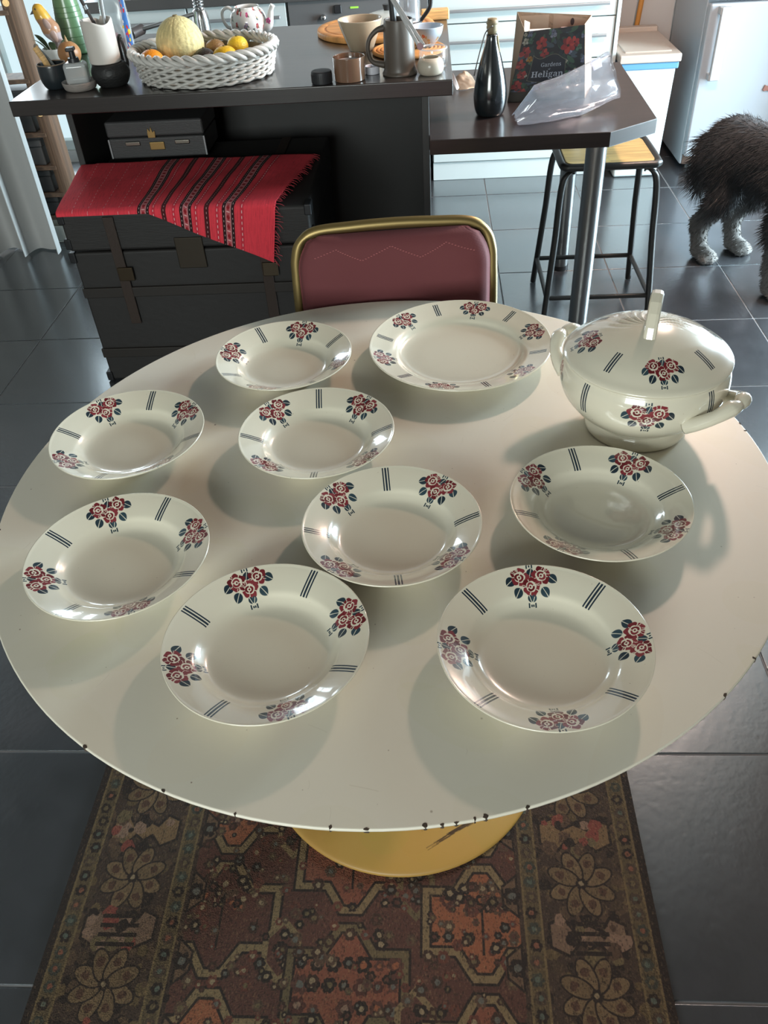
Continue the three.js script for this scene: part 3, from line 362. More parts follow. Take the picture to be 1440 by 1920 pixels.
// ------------------------------------------------------------------ red upholstered chair
{
  const t = thing('dining_chair', 'red upholstered stacking chair with a gold tube frame at the far side', 'chair', [-0.082, 0, -1.60], D(4.5));
  const vel = phys({ color: C(0.135, 0.033, 0.037), roughness: 0.85, sheen: 0.5, sheenRoughness: 0.5, sheenColor: C(0.5, 0.12, 0.13), bumpMap: weave, bumpScale: 0.0004 });
  const F = (x, y) => [x, y, 0.045 - 0.10 * (y - 0.45)];
  const pts = [F(-0.20, 0.45), F(-0.203, 0.60), F(-0.201, 0.76), F(-0.198, 0.80), F(-0.186, 0.832), F(-0.16, 0.848), F(-0.08, 0.855), F(0, 0.857), F(0.08, 0.855), F(0.16, 0.848), F(0.186, 0.832), F(0.198, 0.80), F(0.201, 0.76), F(0.203, 0.60), F(0.20, 0.45)];
  const fg = taper(pts, Array(6).fill(0.0115), 110, 12); mesh('back_frame', fg, M.gold, t);
  const padF = (u, v) => { const x = (u - 0.5) * 2, y = 0.50 + v * 0.343, top = v > 0.8 ? Math.sqrt(Math.max(0, 1 - ((v - 0.8) / 0.2) ** 2 * 0.3)) : 1; const e = Math.max(0, 1 - Math.abs(x) ** 8) * Math.max(0, 1 - (Math.abs(v - 0.5) * 2) ** 10); const b = F(x * 0.188 * top, y); return V(b[0], b[1], b[2] + 0.012 + 0.022 * Math.sqrt(e) + 0.004 * (fbm(u * 5, v * 5) - 0.5)); };
  const pad = mesh('backrest', slab(padF, 40, 30, 0.018), vel, t);
  const st = []; for (let i = 0; i < 60; i++) { const u = 0.06 + i / 59 * 0.88, v = 0.955 - 0.07 * Math.abs(((u * 3.1) % 1) - 0.5) * 2, p = padF(u, v); st.push(box(0.0035, 0.0014, 0.0014, 0.0006, 1).translate(p.x, p.y, p.z + 0.0095)); }
  const sm = mesh('stitching', merge(st), std({ color: C(0.42, 0.14, 0.14), roughness: 0.8 }), pad); sm.userData = { kind: 'stuff' };
  mesh('backrest_shell', slab((u, v) => { const b = F((u - 0.5) * 0.38, 0.50 + v * 0.335); return V(b[0], b[1], b[2] - 0.004); }, 4, 8, 0.008), vel, t);
  mesh('seat', mv(box(0.42, 0.055, 0.40, 0.024, 4), 0, 0.455, 0.235), vel, t);
  for (const s of [-1, 1]) { mesh('leg', taper([[s * 0.20, 0.455, 0.045], [s * 0.20, 0.25, 0.02], [s * 0.20, 0.004, -0.04]], [0.0115, 0.0115, 0.011], 16, 10), M.gold, t); mesh('leg', taper([[s * 0.195, 0.44, 0.40], [s * 0.196, 0.22, 0.405], [s * 0.197, 0.016, 0.41]], [0.0115, 0.0115, 0.011], 16, 10), M.gold, t); }
}
// ------------------------------------------------------------------ trunk, cloth and case under the island
{
  const t = thing('steamer_trunk', 'large black steamer trunk with leather straps below the red cloth', 'trunk', [-0.765, 0, -2.785]);
  const blk = std({ color: C(0.019, 0.017, 0.016), roughness: 0.62, bumpMap: grain, bumpScale: 0.0006 }), lea = std({ color: C(0.030, 0.017, 0.011), roughness: 0.6, bumpMap: grain, bumpScale: 0.0006 }), wd = std({ color: C(0.018, 0.014, 0.011), roughness: 0.6 });
  mesh('body', mv(box(0.77, 0.466, 0.68, 0.008), 0, 0.237, 0), blk, t);
  const lid = mesh('lid', mv(box(0.778, 0.118, 0.688, 0.010), 0, 0.534, 0), blk, t);
  for (const y of [0.113, 0.335]) mesh('batten', mv(box(0.772, 0.034, 0.012, 0.003), 0, y, 0.343), wd, t);
  for (const x of [-0.235, 0.235]) { mesh('strap', mv(box(0.034, 0.36, 0.006, 0.002), x, 0.404, 0.348), lea, t); mesh('strap', mv(box(0.034, 0.006, 0.68, 0.002), x, 0.5945, 0), lea, lid); mesh('buckle', mv(box(0.05, 0.045, 0.008, 0.003), x + 0.012, 0.40, 0.353), std({ color: C(0.05, 0.035, 0.02), metalness: 0.7, roughness: 0.5 }), t); }
  mesh('lock_plate', mv(box(0.09, 0.10, 0.006, 0.003), 0, 0.46, 0.345), std({ color: C(0.045, 0.035, 0.025), metalness: 0.7, roughness: 0.5 }), t);
  for (const x of [-0.386, 0.386]) for (const y of [0.02, 0.455, 0.50, 0.58]) mesh('corner_cap', mv(box(0.022, 0.034, 0.05, 0.004), x, y, 0.322), std({ color: C(0.03, 0.03, 0.032), metalness: 0.6, roughness: 0.45 }), t);
}
{
  const TX = -0.765, TOP = 0.6, ZF = -2.437;
  const fold = (x, z, lift) => { const over = z - ZF, n = 0.004 * Math.sin(x * 19 + z * 7) * Math.sin(z * 13) + 0.004 * fbm(x * 9, z * 9); if (over <= 0) return V(x, TOP + 0.006 + lift + Math.max(0, n), z); const a = Math.min(over / 0.02, 1), r = 0.012; return V(x, TOP + 0.006 - r * (1 - Math.cos(a * Math.PI / 2)) - Math.max(0, over - 0.02) + 0, ZF + r * Math.sin(a * Math.PI / 2) + 0.002 + Math.max(0, over - 0.02) * 0.06 + n * 1.5 + 0.006 * Math.max(0, over) * Math.sin(x * 40)); };
  const map = canvas(1536, 512, (c, w, h) => { const r = rng(8); c.fillStyle = '#e63e4c'; c.fillRect(0, 0, w, h);
    for (let i = 0; i < 9000; i++) { c.fillStyle = r() < 0.5 ? 'rgba(70,10,16,0.16)' : 'rgba(220,70,80,0.12)'; c.fillRect(r() * w, r() * h, 1.5, 10 + r() * 26); }
    const dots = (u, col, step, wd, len) => { c.fillStyle = col; for (let y = r() * step; y < h; y += step) c.fillRect(u * w - wd / 2 + (r() - 0.5) * 1.5, y, wd, len); };
    for (const u of [0.075, 0.145, 0.215, 0.285, 0.335]) dots(u, 'rgba(235,205,205,0.75)', 30, 3, 15);
    for (const u of [0.40, 0.60, 0.795]) { c.fillStyle = '#2c1114'; c.fillRect((u - 0.027) * w, 0, 0.054 * w, h); dots(u - 0.02, '#e3cfc8', 13, 3, 5); dots(u + 0.02, '#e3cfc8', 13, 3, 5); c.fillStyle = '#c9898b'; c.fillRect((u - 0.0125) * w, 0, 0.025 * w, h); c.fillStyle = '#b5565c'; c.fillRect((u - 0.0095) * w, 0, 0.019 * w, h); for (let y = 8; y < h; y += 26) { c.fillStyle = '#8d1520'; c.beginPath(); c.moveTo(u * w - 11, y + 9); c.lineTo(u * w, y); c.lineTo(u * w + 11, y + 9); c.lineTo(u * w, y + 18); c.fill(); c.fillStyle = '#dcb0ae'; c.fillRect(u * w - 11, y + 19, 22, 3); } }
    for (const u of [0.497, 0.697]) { c.fillStyle = '#4a1418'; c.fillRect((u - 0.011) * w, 0, 0.022 * w, h); dots(u, '#d9b9b4', 13, 3, 6); }
    for (const u of [0.447, 0.545, 0.648, 0.745, 0.855]) { c.fillStyle = '#c83040'; c.fillRect((u - 0.008) * w, 0, 0.016 * w, h); dots(u, '#ead8d4', 15, 4, 8); } });
  const P = (u, v) => { const rx = -1.215 + 0.815 * u, rz = -2.868 - 0.012 * Math.sin(u * 3); const fx = u < 0.42 ? -1.150 + (u / 0.42) * 0.285 : -0.865 + (u - 0.42) / 0.58 * 0.365, fz = u < 0.42 ? -2.418 : -2.418 + (u - 0.42) / 0.58 * 0.165; const k = v; return fold(rx + (fx - rx) * k, rz + (fz - rz) * k, u < 0.06 ? 0 : 0.002); };
  const t = thing('woven_cloth', 'red striped woven cloth draped over the black trunk', 'cloth', [0, 0, 0]);
  mesh('fabric', slab((u, v) => P(u, 1 - v), 120, 60, 0.003), std({ map, roughness: 0.95, bumpMap: weave, bumpScale: 0.0005 }), t);
  const fr = [], r = rng(5); for (let i = 0; i < 70; i++) { const v = i / 69, a = P(0.995, v), l = 0.012 + r() * 0.02; fr.push(taper([[a.x, a.y + 0.001, a.z], [a.x + l * 0.5, a.y - 0.001, a.z + (r() - 0.5) * 0.01], [a.x + l * 0.9, a.y - (v > 0.8 ? 0.01 : 0.004) - r() * 0.006, a.z + (r() - 0.5) * 0.014]], [0.0012, 0.001, 0.0006], 4, 5)); }
  mesh('fringe', merge(fr), std({ color: C(0.33, 0.03, 0.04), roughness: 0.95 }), t).userData = { kind: 'stuff' };
}
{
  const t = thing('small_case', 'small black hard case with brass lock on the trunk behind the cloth', 'case', [-0.953, 0.604, -3.03]);
  const blk = std({ color: C(0.055, 0.055, 0.056), roughness: 0.5, bumpMap: grain, bumpScale: 0.0005 });
  mesh('body', mv(box(0.338, 0.068, 0.20, 0.007, 3), 0, 0.034, 0), blk, t);
  const lid = mesh('lid', mv(box(0.342, 0.052, 0.204, 0.008, 3), 0, 0.096, 0), blk, t);
  mesh('lock_plate', mv(box(0.052, 0.026, 0.005, 0.002), 0, 0.040, 0.1025), M.brass, t);
  mesh('hasp', extrude([[-0.012, 0], [0.012, 0], [0.014, 0.022], [0.006, 0.016], [0.002, 0.034], [-0.003, 0.018], [-0.009, 0.030], [-0.012, 0.016]], 0.003, 0.0008), M.brass, lid, [-0.012, 0.068, 0.1025]);
  for (const x of [-0.085, 0.09]) { mesh('latch', mv(box(0.052, 0.014, 0.006, 0.003), x, 0.050, 0.103), std({ color: C(0.35, 0.33, 0.28), metalness: 1, roughness: 0.35 }), t); }
  for (const x of [-0.168, 0.168]) mesh('edge_trim', mv(box(0.007, 0.064, 0.008, 0.002), x, 0.034, 0.099), M.greyMetal, t);
}
// ------------------------------------------------------------------ curtain, shelf rack on the left
one('curtain', slab((u, v) => { const x = -2.52 + 0.775 * u, a = u * 5.2 * Math.PI * 2, d = 0.052 * Math.sin(a) + 0.018 * Math.sin(a * 2.1 + 1) + 0.012 * Math.sin(v * 4 + u * 9); return V(x + 0.028 * Math.sin(a * 1 + 1.4), 0.012 + v * 2.28 + 0.004 * Math.sin(a), -3.605 + d * (1 - 0.25 * v)); }, 220, 30, 0.004), phys({ color: C(0.60, 0.60, 0.59), roughness: 0.95, transmission: 0.15, thickness: 0 }), 'white full length curtain hanging in deep folds at the left', 'curtain');
{
  const t = thing('shelf_rack', 'wooden shelf rack with a round post and pale pegs behind the island', 'shelf', [0, 0, 0]);
  for (const [x, z] of [[-1.685, -3.76], [-2.40, -3.76]]) { const p = mesh('post', mv(cyl(0.043, 0.044, 1.9, 24), x, 0.951, z), M.post, t); if (z === -3.76) for (const y of [0.985, 0.575]) mesh('peg', mv(cyl(0.013, 0.013, 0.02, 14).rotateX(Math.PI / 2).rotateY(0.4), x - 0.008, y, z + 0.042), M.pale, p); }
  for (const y of [0.12, 0.225, 0.345, 0.485, 0.70, 0.95, 1.25]) mesh('shelf_board', mv(box(0.70, 0.018, 0.13, 0.002), -2.045, y, -3.78), M.post, t);
}
[['storage_box', -1.80, 0.234, 0.1, M.panelBlack, 'black box on the second lowest board of the shelf rack'], ['storage_box', -1.80, 0.129, 0.085, M.panelBlack, 'black box on the lowest board of the shelf rack'], ['storage_box', -1.80, 0.354, 0.11, std({ color: C(0.10, 0.10, 0.10), roughness: 0.8 }), 'grey box in the middle of the shelf rack'], ['storage_box', -1.80, 0.494, 0.17, M.panelBlack, 'tall black box on the upper visible board of the rack']].forEach(([n, x, y, h, m, l]) => { const t = thing(n, l, 'box', [x - 0.07, y, -3.785], 0, 'boxes on the shelf rack'); mesh('body', mv(box(0.26, h * 0.72, 0.11, 0.006), 0, h * 0.36, 0), m, t); mesh('lid', mv(box(0.268, h * 0.28, 0.118, 0.006), 0, h * 0.86, 0), m, t); });
{ const t = thing('white_crate', 'small off-white crate on the floor beneath the shelf rack', 'crate', [-1.86, 0, -3.80]); const m = std({ color: C(0.42, 0.42, 0.38), roughness: 0.7 }); mesh('base', mv(box(0.22, 0.008, 0.16), 0, 0.004, 0), m, t); for (const s of [-1, 1]) { mesh('side', mv(box(0.22, 0.07, 0.008), 0, 0.043, s * 0.076), m, t); mesh('end', mv(box(0.008, 0.07, 0.144), s * 0.106, 0.043, 0), m, t); } }
// ------------------------------------------------------------------ the dog, standing half out of the picture
function sdfGeometry(sdf, c, half, res) {
  const mc = new MarchingCubes(res, undefined, false, false, 400000); mc.isolation = 0; const n = mc.size;
  for (let k = 0; k < n; k++) for (let j = 0; j < n; j++) for (let i = 0; i < n; i++) mc.field[i + j * n + k * n * n] = -sdf(c[0] + (i - n / 2) / (n / 2) * half, c[1] + (j - n / 2) / (n / 2) * half, c[2] + (k - n / 2) / (n / 2) * half);
  mc.update(); const N = mc.count, pos = new Float32Array(N * 3), nor = new Float32Array(N * 3);
  for (let i = 0; i < N; i++) { for (let a = 0; a < 3; a++) { pos[i * 3 + a] = mc.positionArray[i * 3 + a] * half + c[a]; nor[i * 3 + a] = mc.normalArray[i * 3 + a]; } }
  const g = new THREE.BufferGeometry(); g.setAttribute('position', new THREE.BufferAttribute(pos, 3)); g.setAttribute('normal', new THREE.BufferAttribute(nor, 3)); return g;
}
{
  const bones = []; const B = (a, ra, b, rb) => bones.push([...a, ra, ...b, rb]); // forward = +x, up = +y, sideways = z
  B([-0.03, 0.43, 0], 0.105, [0.16, 0.425, 0], 0.105); B([0.16, 0.425, 0], 0.105, [0.36, 0.42, 0], 0.128);
  B([0.40, 0.46, 0], 0.10, [0.52, 0.56, 0], 0.072); B([0.54, 0.60, 0], 0.082, [0.58, 0.60, 0], 0.078); B([0.60, 0.585, 0], 0.05, [0.70, 0.56, 0], 0.036);
  for (const s of [-1, 1]) {
    B([-0.01, 0.40, s * 0.055], 0.088, [0.045, 0.27, s * 0.078], 0.056); B([0.045, 0.27, s * 0.078], 0.054, [-0.06, 0.135, s * 0.083], 0.031); B([-0.06, 0.135, s * 0.083], 0.031, [-0.035, 0.045, s * 0.085], 0.030); B([-0.03, 0.034, s * 0.085], 0.034, [0.03, 0.028, s * 0.087], 0.029);
    for (const o of [-0.02, 0.001, 0.021]) B([0.025, 0.024, s * 0.087 + o], 0.021, [0.052 - Math.abs(o) * 0.4, 0.018, s * 0.087 + o * 1.1], 0.0165);
    B([0.36, 0.40, s * 0.06], 0.075, [0.345, 0.24, s * 0.075], 0.046); B([0.345, 0.24, s * 0.075], 0.044, [0.37, 0.10, s * 0.075], 0.034); B([0.37, 0.10, s * 0.075], 0.034, [0.375, 0.036, s * 0.075], 0.034); B([0.375, 0.034, s * 0.075], 0.034, [0.42, 0.028, s * 0.075], 0.028);
    for (const o of [-0.02, 0.001, 0.021]) B([0.415, 0.024, s * 0.075 + o], 0.021, [0.442 - Math.abs(o) * 0.4, 0.018, s * 0.075 + o * 1.1], 0.0165);
    B([0.53, 0.66, s * 0.05], 0.03, [0.545, 0.58, s * 0.088], 0.022);
  }
  B([-0.10, 0.46, 0], 0.045, [-0.165, 0.39, 0.01], 0.045); B([-0.165, 0.39, 0.01], 0.046, [-0.185, 0.28, 0.015], 0.034); B([-0.185, 0.28, 0.015], 0.034, [-0.18, 0.215, 0.018], 0.012);
  const cap = (x, y, z, b) => { const dx = b[4] - b[0], dy = b[5] - b[1], dz = b[6] - b[2], L = dx * dx + dy * dy + dz * dz, h = Math.max(0, Math.min(1, ((x - b[0]) * dx + (y - b[1]) * dy + (z - b[2]) * dz) / L)); return Math.hypot(x - b[0] - dx * h, y - b[1] - dy * h, z - b[2] - dz * h) - (b[3] + (b[7] - b[3]) * h); };
  const sdf = (x, y, z) => { let d = 1; const k = y < 0.07 ? 0.006 : 0.028; for (const b of bones) { const e = cap(x, y, z, b), h = Math.max(0, Math.min(1, 0.5 + 0.5 * (d - e) / k)); d = d * (1 - h) + e * h - k * h * (1 - h); } return d - 0.006 * (fbm(x * 22 + z * 15, y * 13 + z * 9) - 0.5) * (y > 0.06 ? 1 : 0.2); };
  const g = sdfGeometry(sdf, [0.25, 0.34, 0], 0.49, 92);
  const p = g.attributes.position, col = new Float32Array(p.count * 3); const tone = (x, y, z) => { const low = Math.max(0, Math.min(1, (0.27 + 0.16 * (fbm(x * 14, y * 10 + z * 14) - 0.5) - y) / 0.22)), back = Math.max(0, Math.min(1, (y - 0.50) / 0.05)) * fbm(x * 12, z * 20); const t = 0.014 + 0.016 * fbm(x * 18 + 3, y * 18 + z * 11); return [t + low * 0.13 + back * 0.05, t + low * 0.12 + back * 0.052, t * 1.08 + low * 0.11 + back * 0.056]; };  // back: light sheen along the top put into the coat colour; paler legs are fur
  for (let i = 0; i < p.count; i++) col.set(tone(p.getX(i), p.getY(i), p.getZ(i)), i * 3);
  g.setAttribute('color', new THREE.BufferAttribute(col, 3));
  const t = thing('dog', 'shaggy dark grey dog with paler paws standing by the fridge', 'dog', [1.19, 0, -3.31], D(-66));
  const body = mesh('body', g, std({ vertexColors: true, roughness: 0.95 }), t);
  const smp = new MeshSurfaceSampler(body); const r = rng(19); smp.setRandomGenerator ? smp.setRandomGenerator(r) : (smp.randomFunction = r); smp.build();
  const hair = new THREE.ConeGeometry(0.0016, 1, 4, 1).translate(0, 0.5, 0), N = 15000, im = new THREE.InstancedMesh(hair, std({ color: 0xffffff, roughness: 0.95 }), N);
  const P = V(0, 0, 0), Nn = V(0, 0, 0), q = new THREE.Quaternion(), m4 = new THREE.Matrix4(), c3 = new THREE.Color();
  for (let i = 0; i < N; i++) { smp.sample(P, Nn); const tail = P.x < -0.13 && P.y < 0.45, L = P.y < 0.05 ? 0.008 : tail ? 0.05 + 0.03 * r() : P.y < 0.2 ? 0.010 + 0.010 * r() : 0.024 + 0.024 * r(); const d = Nn.clone().multiplyScalar(0.55).add(V(-0.35 + (r() - 0.5) * 0.5, -0.62 + (r() - 0.5) * 0.5, (r() - 0.5) * 0.5)).normalize(); if (P.y < 0.05) d.y = Math.max(d.y, -0.1); q.setFromUnitVectors(V(0, 1, 0), d.normalize()); m4.compose(P, q, V(1, L, 1)); im.setMatrixAt(i, m4); const k = 0.6 + 0.8 * r(), tt = tone(P.x, P.y, P.z); im.setColorAt(i, c3.setRGB(tt[0] * k, tt[1] * k, tt[2] * k)); }
  im.name = 'fur'; im.userData = { kind: 'stuff' }; t.add(im);
  for (const s of [-1, 1]) mesh('eye', mv(new THREE.SphereGeometry(0.012, 12, 8), 0.632, 0.632, s * 0.045), phys({ color: C(0.02, 0.012, 0.008), roughness: 0.1 }), t);
  mesh('nose', mv(new THREE.SphereGeometry(0.02, 14, 10).scale(0.8, 0.8, 1.1), 0.735, 0.562, 0), phys({ color: C(0.01, 0.01, 0.01), roughness: 0.25 }), t);
}
// ------------------------------------------------------------------ things on the island worktop (y = 0.90)
const WY = 0.9;
{ // woven basket
  const cx = -0.676, cz = -2.708, t = thing('fruit_basket', 'white woven oval fruit basket at the front of the island', 'basket', [cx, WY, cz]);
  const wk = phys({ color: C(0.60, 0.58, 0.54), roughness: 0.45, clearcoat: 0.3, clearcoatRoughness: 0.3, bumpMap: grain, bumpScale: 0.0008 });
  const A = (h) => 0.192 + 0.020 * h / 0.08, Bz = (h) => 0.160 + 0.018 * h / 0.08, NS = 22;
  mesh('base', mv(cyl(1, 1, 0.008, 64).scale(0.19, 1, 0.158), 0, 0.006, 0), wk, t);
  const strand = (h, ph, amp, r, helix = 0) => { const pts = []; const n = 200; for (let i = 0; i < n; i++) { const a = i / n * Math.PI * 2, o = amp * Math.sin(a * NS / 2 + ph), y = h + (helix ? amp * Math.cos(a * NS / 2 + ph) : 0.0028 * Math.sin(a * NS + ph * 2)); pts.push(V(Math.cos(a) * (A(h) + o), y, Math.sin(a) * (Bz(h) + o))); } return new THREE.TubeGeometry(new THREE.CatmullRomCurve3(pts, true), 300, r, 6, true); };
  for (let k = 0; k < 8; k++) for (const ph of [0, Math.PI]) mesh('weave_strand', strand(0.009 + k * 0.0082, ph + (k % 2) * Math.PI / 2, 0.0062, 0.0046), wk, t);
  for (let k = 0; k < 3; k++) mesh('rim_strand', (() => { const pts = []; for (let i = 0; i < 240; i++) { const a = i / 240 * Math.PI * 2, tw = a * 14 + k * 2.094; pts.push(V(Math.cos(a) * (A(0.08) + 0.009 * Math.cos(tw)), 0.077 + 0.008 * Math.sin(tw), Math.sin(a) * (Bz(0.08) + 0.009 * Math.cos(tw)))); } return new THREE.TubeGeometry(new THREE.CatmullRomCurve3(pts, true), 420, 0.0072, 6, true); })(), wk, t);
  for (let i = 0; i < NS; i++) { const a = (i + 0.5) / NS * Math.PI * 2; mesh('stake', bar([Math.cos(a) * A(0), 0.004, Math.sin(a) * Bz(0)], [Math.cos(a) * A(0.08), 0.075, Math.sin(a) * Bz(0.08)], 0.004, 6), wk, t); }
  mesh('inner_shade', slab((u, v) => { const a = u * Math.PI * 2, h = 0.012 + 0.05 * v; return V(Math.cos(-a) * (A(h) - 0.013), h, Math.sin(-a) * (Bz(h) - 0.013)); }, 60, 2, 0.002), std({ color: C(0.24, 0.19, 0.13), roughness: 0.9 }), t);  // brown sheet inside the white wicker, coloured to stand for shade
}
function fruitGeo(r, sx, sy, fn, seg = 40) { const g = new THREE.SphereGeometry(r, seg, Math.round(seg * 0.7)), p = g.attributes.position; for (let i = 0; i < p.count; i++) { const x = p.getX(i), y = p.getY(i), z = p.getZ(i), k = fn ? fn(Math.atan2(x, z), y / r) : 1; p.setXYZ(i, x * k * sx, y * sy * k, z * k * sx); } g.computeVertexNormals(); return g; }
{
  const mel = thing('melon', 'round pale yellow ribbed melon standing in the white basket', 'melon', [-0.752, 0.984, -2.74]);
  mesh('rind', fruitGeo(0.071, 1, 1.02, (a, y) => 1 - 0.028 * (Math.abs(Math.sin(a * 4.5)) < 0.2 ? 1 - Math.abs(Math.sin(a * 4.5)) / 0.2 : 0) * (1 - Math.abs(y) ** 6), 96), std({ map: data(256, (u, v) => { const k = 0.82 + 0.36 * fbm(u * 90, v * 12); return [206 * k, 190 * k, 136 * k]; }), roughness: 0.75, bumpMap: grain, bumpScale: 0.002 }), mel);
  mesh('stem_scar', mv(cyl(0.007, 0.009, 0.006, 12), 0, 0.0725, 0), std({ color: C(0.2, 0.15, 0.07), roughness: 0.9 }), mel);
  const skin = (c) => phys({ color: c, roughness: 0.45, bumpMap: grain, bumpScale: 0.0012 });
  const list = [['orange', 'bright orange at the left end of the white basket', 0.037, C(0.80, 0.26, 0.015), [-0.817, 0.957, -2.637], 1, 0.96], ['lemon', 'rear yellow lemon in the white basket', 0.032, C(0.78, 0.50, 0.03), [-0.582, 0.966, -2.755], 1.0, 0.92], ['lemon', 'front yellow lemon with a dimple in the white basket', 0.034, C(0.78, 0.45, 0.02), [-0.606, 0.957, -2.672], 1.05, 0.86], ['kiwi', 'small brown kiwi beside the melon in the basket', 0.029, C(0.24, 0.13, 0.05), [-0.662, 0.955, -2.80], 1.05, 0.9], ['avocado', 'dark avocado between melon and lemon in the basket', 0.033, C(0.045, 0.035, 0.03), [-0.672, 0.949, -2.69], 1.02, 0.9]];
  for (const [n, l, r, c, pos, sx, sy] of list) { const f = thing(n, l, n === 'kiwi' || n === 'avocado' ? 'fruit' : n, pos); mesh('skin', fruitGeo(r, sx, sy, n === 'lemon' ? (a, y) => 1 - 0.12 * Math.max(0, y - 0.8) * 5 * 0.6 : null), skin(c), f); mesh('stem_end', mv(cyl(0.003, 0.004, 0.004, 8), 0, r * sy - (n === 'lemon' ? 0.002 : 0), 0), std({ color: C(0.1, 0.08, 0.03), roughness: 0.9 }), f); }
}
{ // teapot without lid
  const t = thing('teapot', 'white flowered china teapot without lid behind the fruit basket', 'teapot', [-0.632, WY, -3.235], D(-12));
  const bp = smooth([[0, 0.002], [0.034, 0.0], [0.042, 0.003], [0.055, 0.018], [0.064, 0.042], [0.062, 0.066], [0.053, 0.085], [0.044, 0.093], [0.043, 0.098]], 30).concat([[0.0415, 0.0985], [0.040, 0.096]], smooth([[0.041, 0.09], [0.056, 0.065], [0.058, 0.042], [0.045, 0.015], [0, 0.010]], 16));
  const map = canvas(1024, 512, (c, w, h) => { c.fillStyle = '#e4e1de'; c.fillRect(0, 0, w, h); const r = rng(12), cols = ['#b0525e', '#c54c86', '#54605a', '#8a7f9c', '#4d6a50', '#a8444a']; for (let i = 0; i < 46; i++) { const x = r() * w, y = h * (0.45 + 0.4 * r()), k = cols[Math.floor(r() * 6)]; for (let m = 0; m < 5; m++) { c.fillStyle = k; c.beginPath(); c.ellipse(x + Math.cos(m * 1.26) * 7, y + Math.sin(m * 1.26) * 9, 6, 8, m, 0, 7); c.fill(); } c.fillStyle = '#d9b25a'; c.beginPath(); c.arc(x, y, 3, 0, 7); c.fill(); c.fillStyle = '#566b50'; c.beginPath(); c.ellipse(x + 13, y + 9, 9, 4, 0.7, 0, 7); c.fill(); } });
  const china = phys({ map, roughness: 0.25, clearcoat: 1, clearcoatRoughness: 0.05 }), plain = phys({ color: C(0.76, 0.75, 0.73), roughness: 0.25, clearcoat: 1, clearcoatRoughness: 0.05 });
  mesh('pot', lathe(bp, 64), china, t);
  const sp = mesh('spout', taper([[0.05, 0.03, 0], [0.072, 0.04, 0], [0.082, 0.062, 0], [0.088, 0.085, 0], [0.097, 0.100, 0]], [0.020, 0.017, 0.012, 0.009, 0.0085], 30, 14), plain, t);
  mesh('spout_flower', merge([0, 1, 2, 3, 4].map((k) => new THREE.SphereGeometry(0.0042, 10, 6).scale(1, 1, 0.35).translate(0.079 + Math.cos(k * 1.26) * 0.005, 0.055 + Math.sin(k * 1.26) * 0.006, 0.0135))), std({ color: C(0.6, 0.10, 0.28), roughness: 0.5 }), sp);
  mesh('handle', taper([[-0.05, 0.083, 0], [-0.07, 0.094, 0], [-0.092, 0.084, 0], [-0.095, 0.06, 0], [-0.082, 0.036, 0], [-0.058, 0.028, 0]], [0.006, 0.0055, 0.0055, 0.0055, 0.006, 0.007], 36, 10), plain, t);
}
{ // mixer tap
  const t = thing('kitchen_tap', 'chrome kitchen tap with spring neck and side arm behind the melon', 'tap', [-0.828, WY, -3.355]);
  mesh('base', lathe([[0, 0], [0.034, 0], [0.034, 0.006], [0.030, 0.010], [0.029, 0.05], [0.024, 0.075], [0.018, 0.082], [0, 0.083]], 32), M.chrome, t);
  const sp = []; for (let i = 0; i < 260; i++) { const a = i / 260 * Math.PI * 2 * 26; sp.push([Math.cos(a) * 0.017, 0.082 + i / 260 * 0.26, Math.sin(a) * 0.017]); }
  mesh('spring_neck', tube(sp, 0.0028, 520, 5), M.chrome, t); mesh('hose', bar([0, 0.08, 0], [0, 0.345, 0], 0.012), M.darkGrey, t);
  const arm = mesh('lever_arm', bar([-0.02, 0.066, 0.01], [-0.225, 0.028, 0.02], 0.007), M.greyMetal, t);
  mesh('lever_knob', bar([-0.222, 0.028, 0.005], [-0.25, 0.022, 0.06], 0.018, 20), std({ color: C(0.10, 0.09, 0.09), roughness: 0.4 }), arm);
}
{ // chopping boards
  const bt = thing('round_board', 'round wooden chopping board with a juice groove at the island back', 'board', [-0.188, WY, -3.225]);
  const prof = [[0, 0.0], [0.198, 0.0], [0.204, 0.004], [0.205, 0.016], [0.201, 0.0215], [0.182, 0.022], [0.179, 0.0185], [0.174, 0.0185], [0.171, 0.022], [0, 0.022]];
  mesh('disc', planar(lathe(prof, 96), 0.42), phys({ map: paleWoodMap, color: C(0.86, 0.66, 0.50), roughness: 0.55 }), bt);
  const bb = thing('wooden_block', 'pale rectangular wooden board end at the back corner of the island', 'board', [0.008, WY, -3.375], D(4)); mesh('plank', mv(box(0.10, 0.032, 0.05, 0.005), 0.012, 0.016, -0.018), M.pale, bb);
  const gl = thing('glass_lid', 'round glass lid with black knob lying on the round board', 'cover', [-0.15, WY + 0.0222, -3.30]);  // a glass pot lid with its knob, laid on the board
  mesh('pane', lathe(smooth([[0, 0.030], [0.04, 0.026], [0.09, 0.012], [0.118, 0.002]], 20).concat([[0.12, 0.0], [0.117, 0.0]], smooth([[0.116, 0.001], [0.088, 0.009], [0.04, 0.022], [0, 0.026]], 16)), 64), phys({ color: C(0.9, 0.98, 0.98), transmission: 0.6, thickness: 0, roughness: 0.1 }), gl);
  mesh('rim', new THREE.TorusGeometry(0.119, 0.0022, 8, 80).rotateX(Math.PI / 2).translate(0, 0.0022, 0), M.chrome, gl);
  mesh('knob', mv(cyl(0.016, 0.011, 0.018, 20), 0.0, 0.039, 0), M.blackPlastic, gl);
}
const cup = (name, label, pos, prof, mat, cat, extra) => { const t = thing(name, label, cat, pos); mesh('body', lathe(prof, 56), mat, t); if (extra) extra(t); return t; };
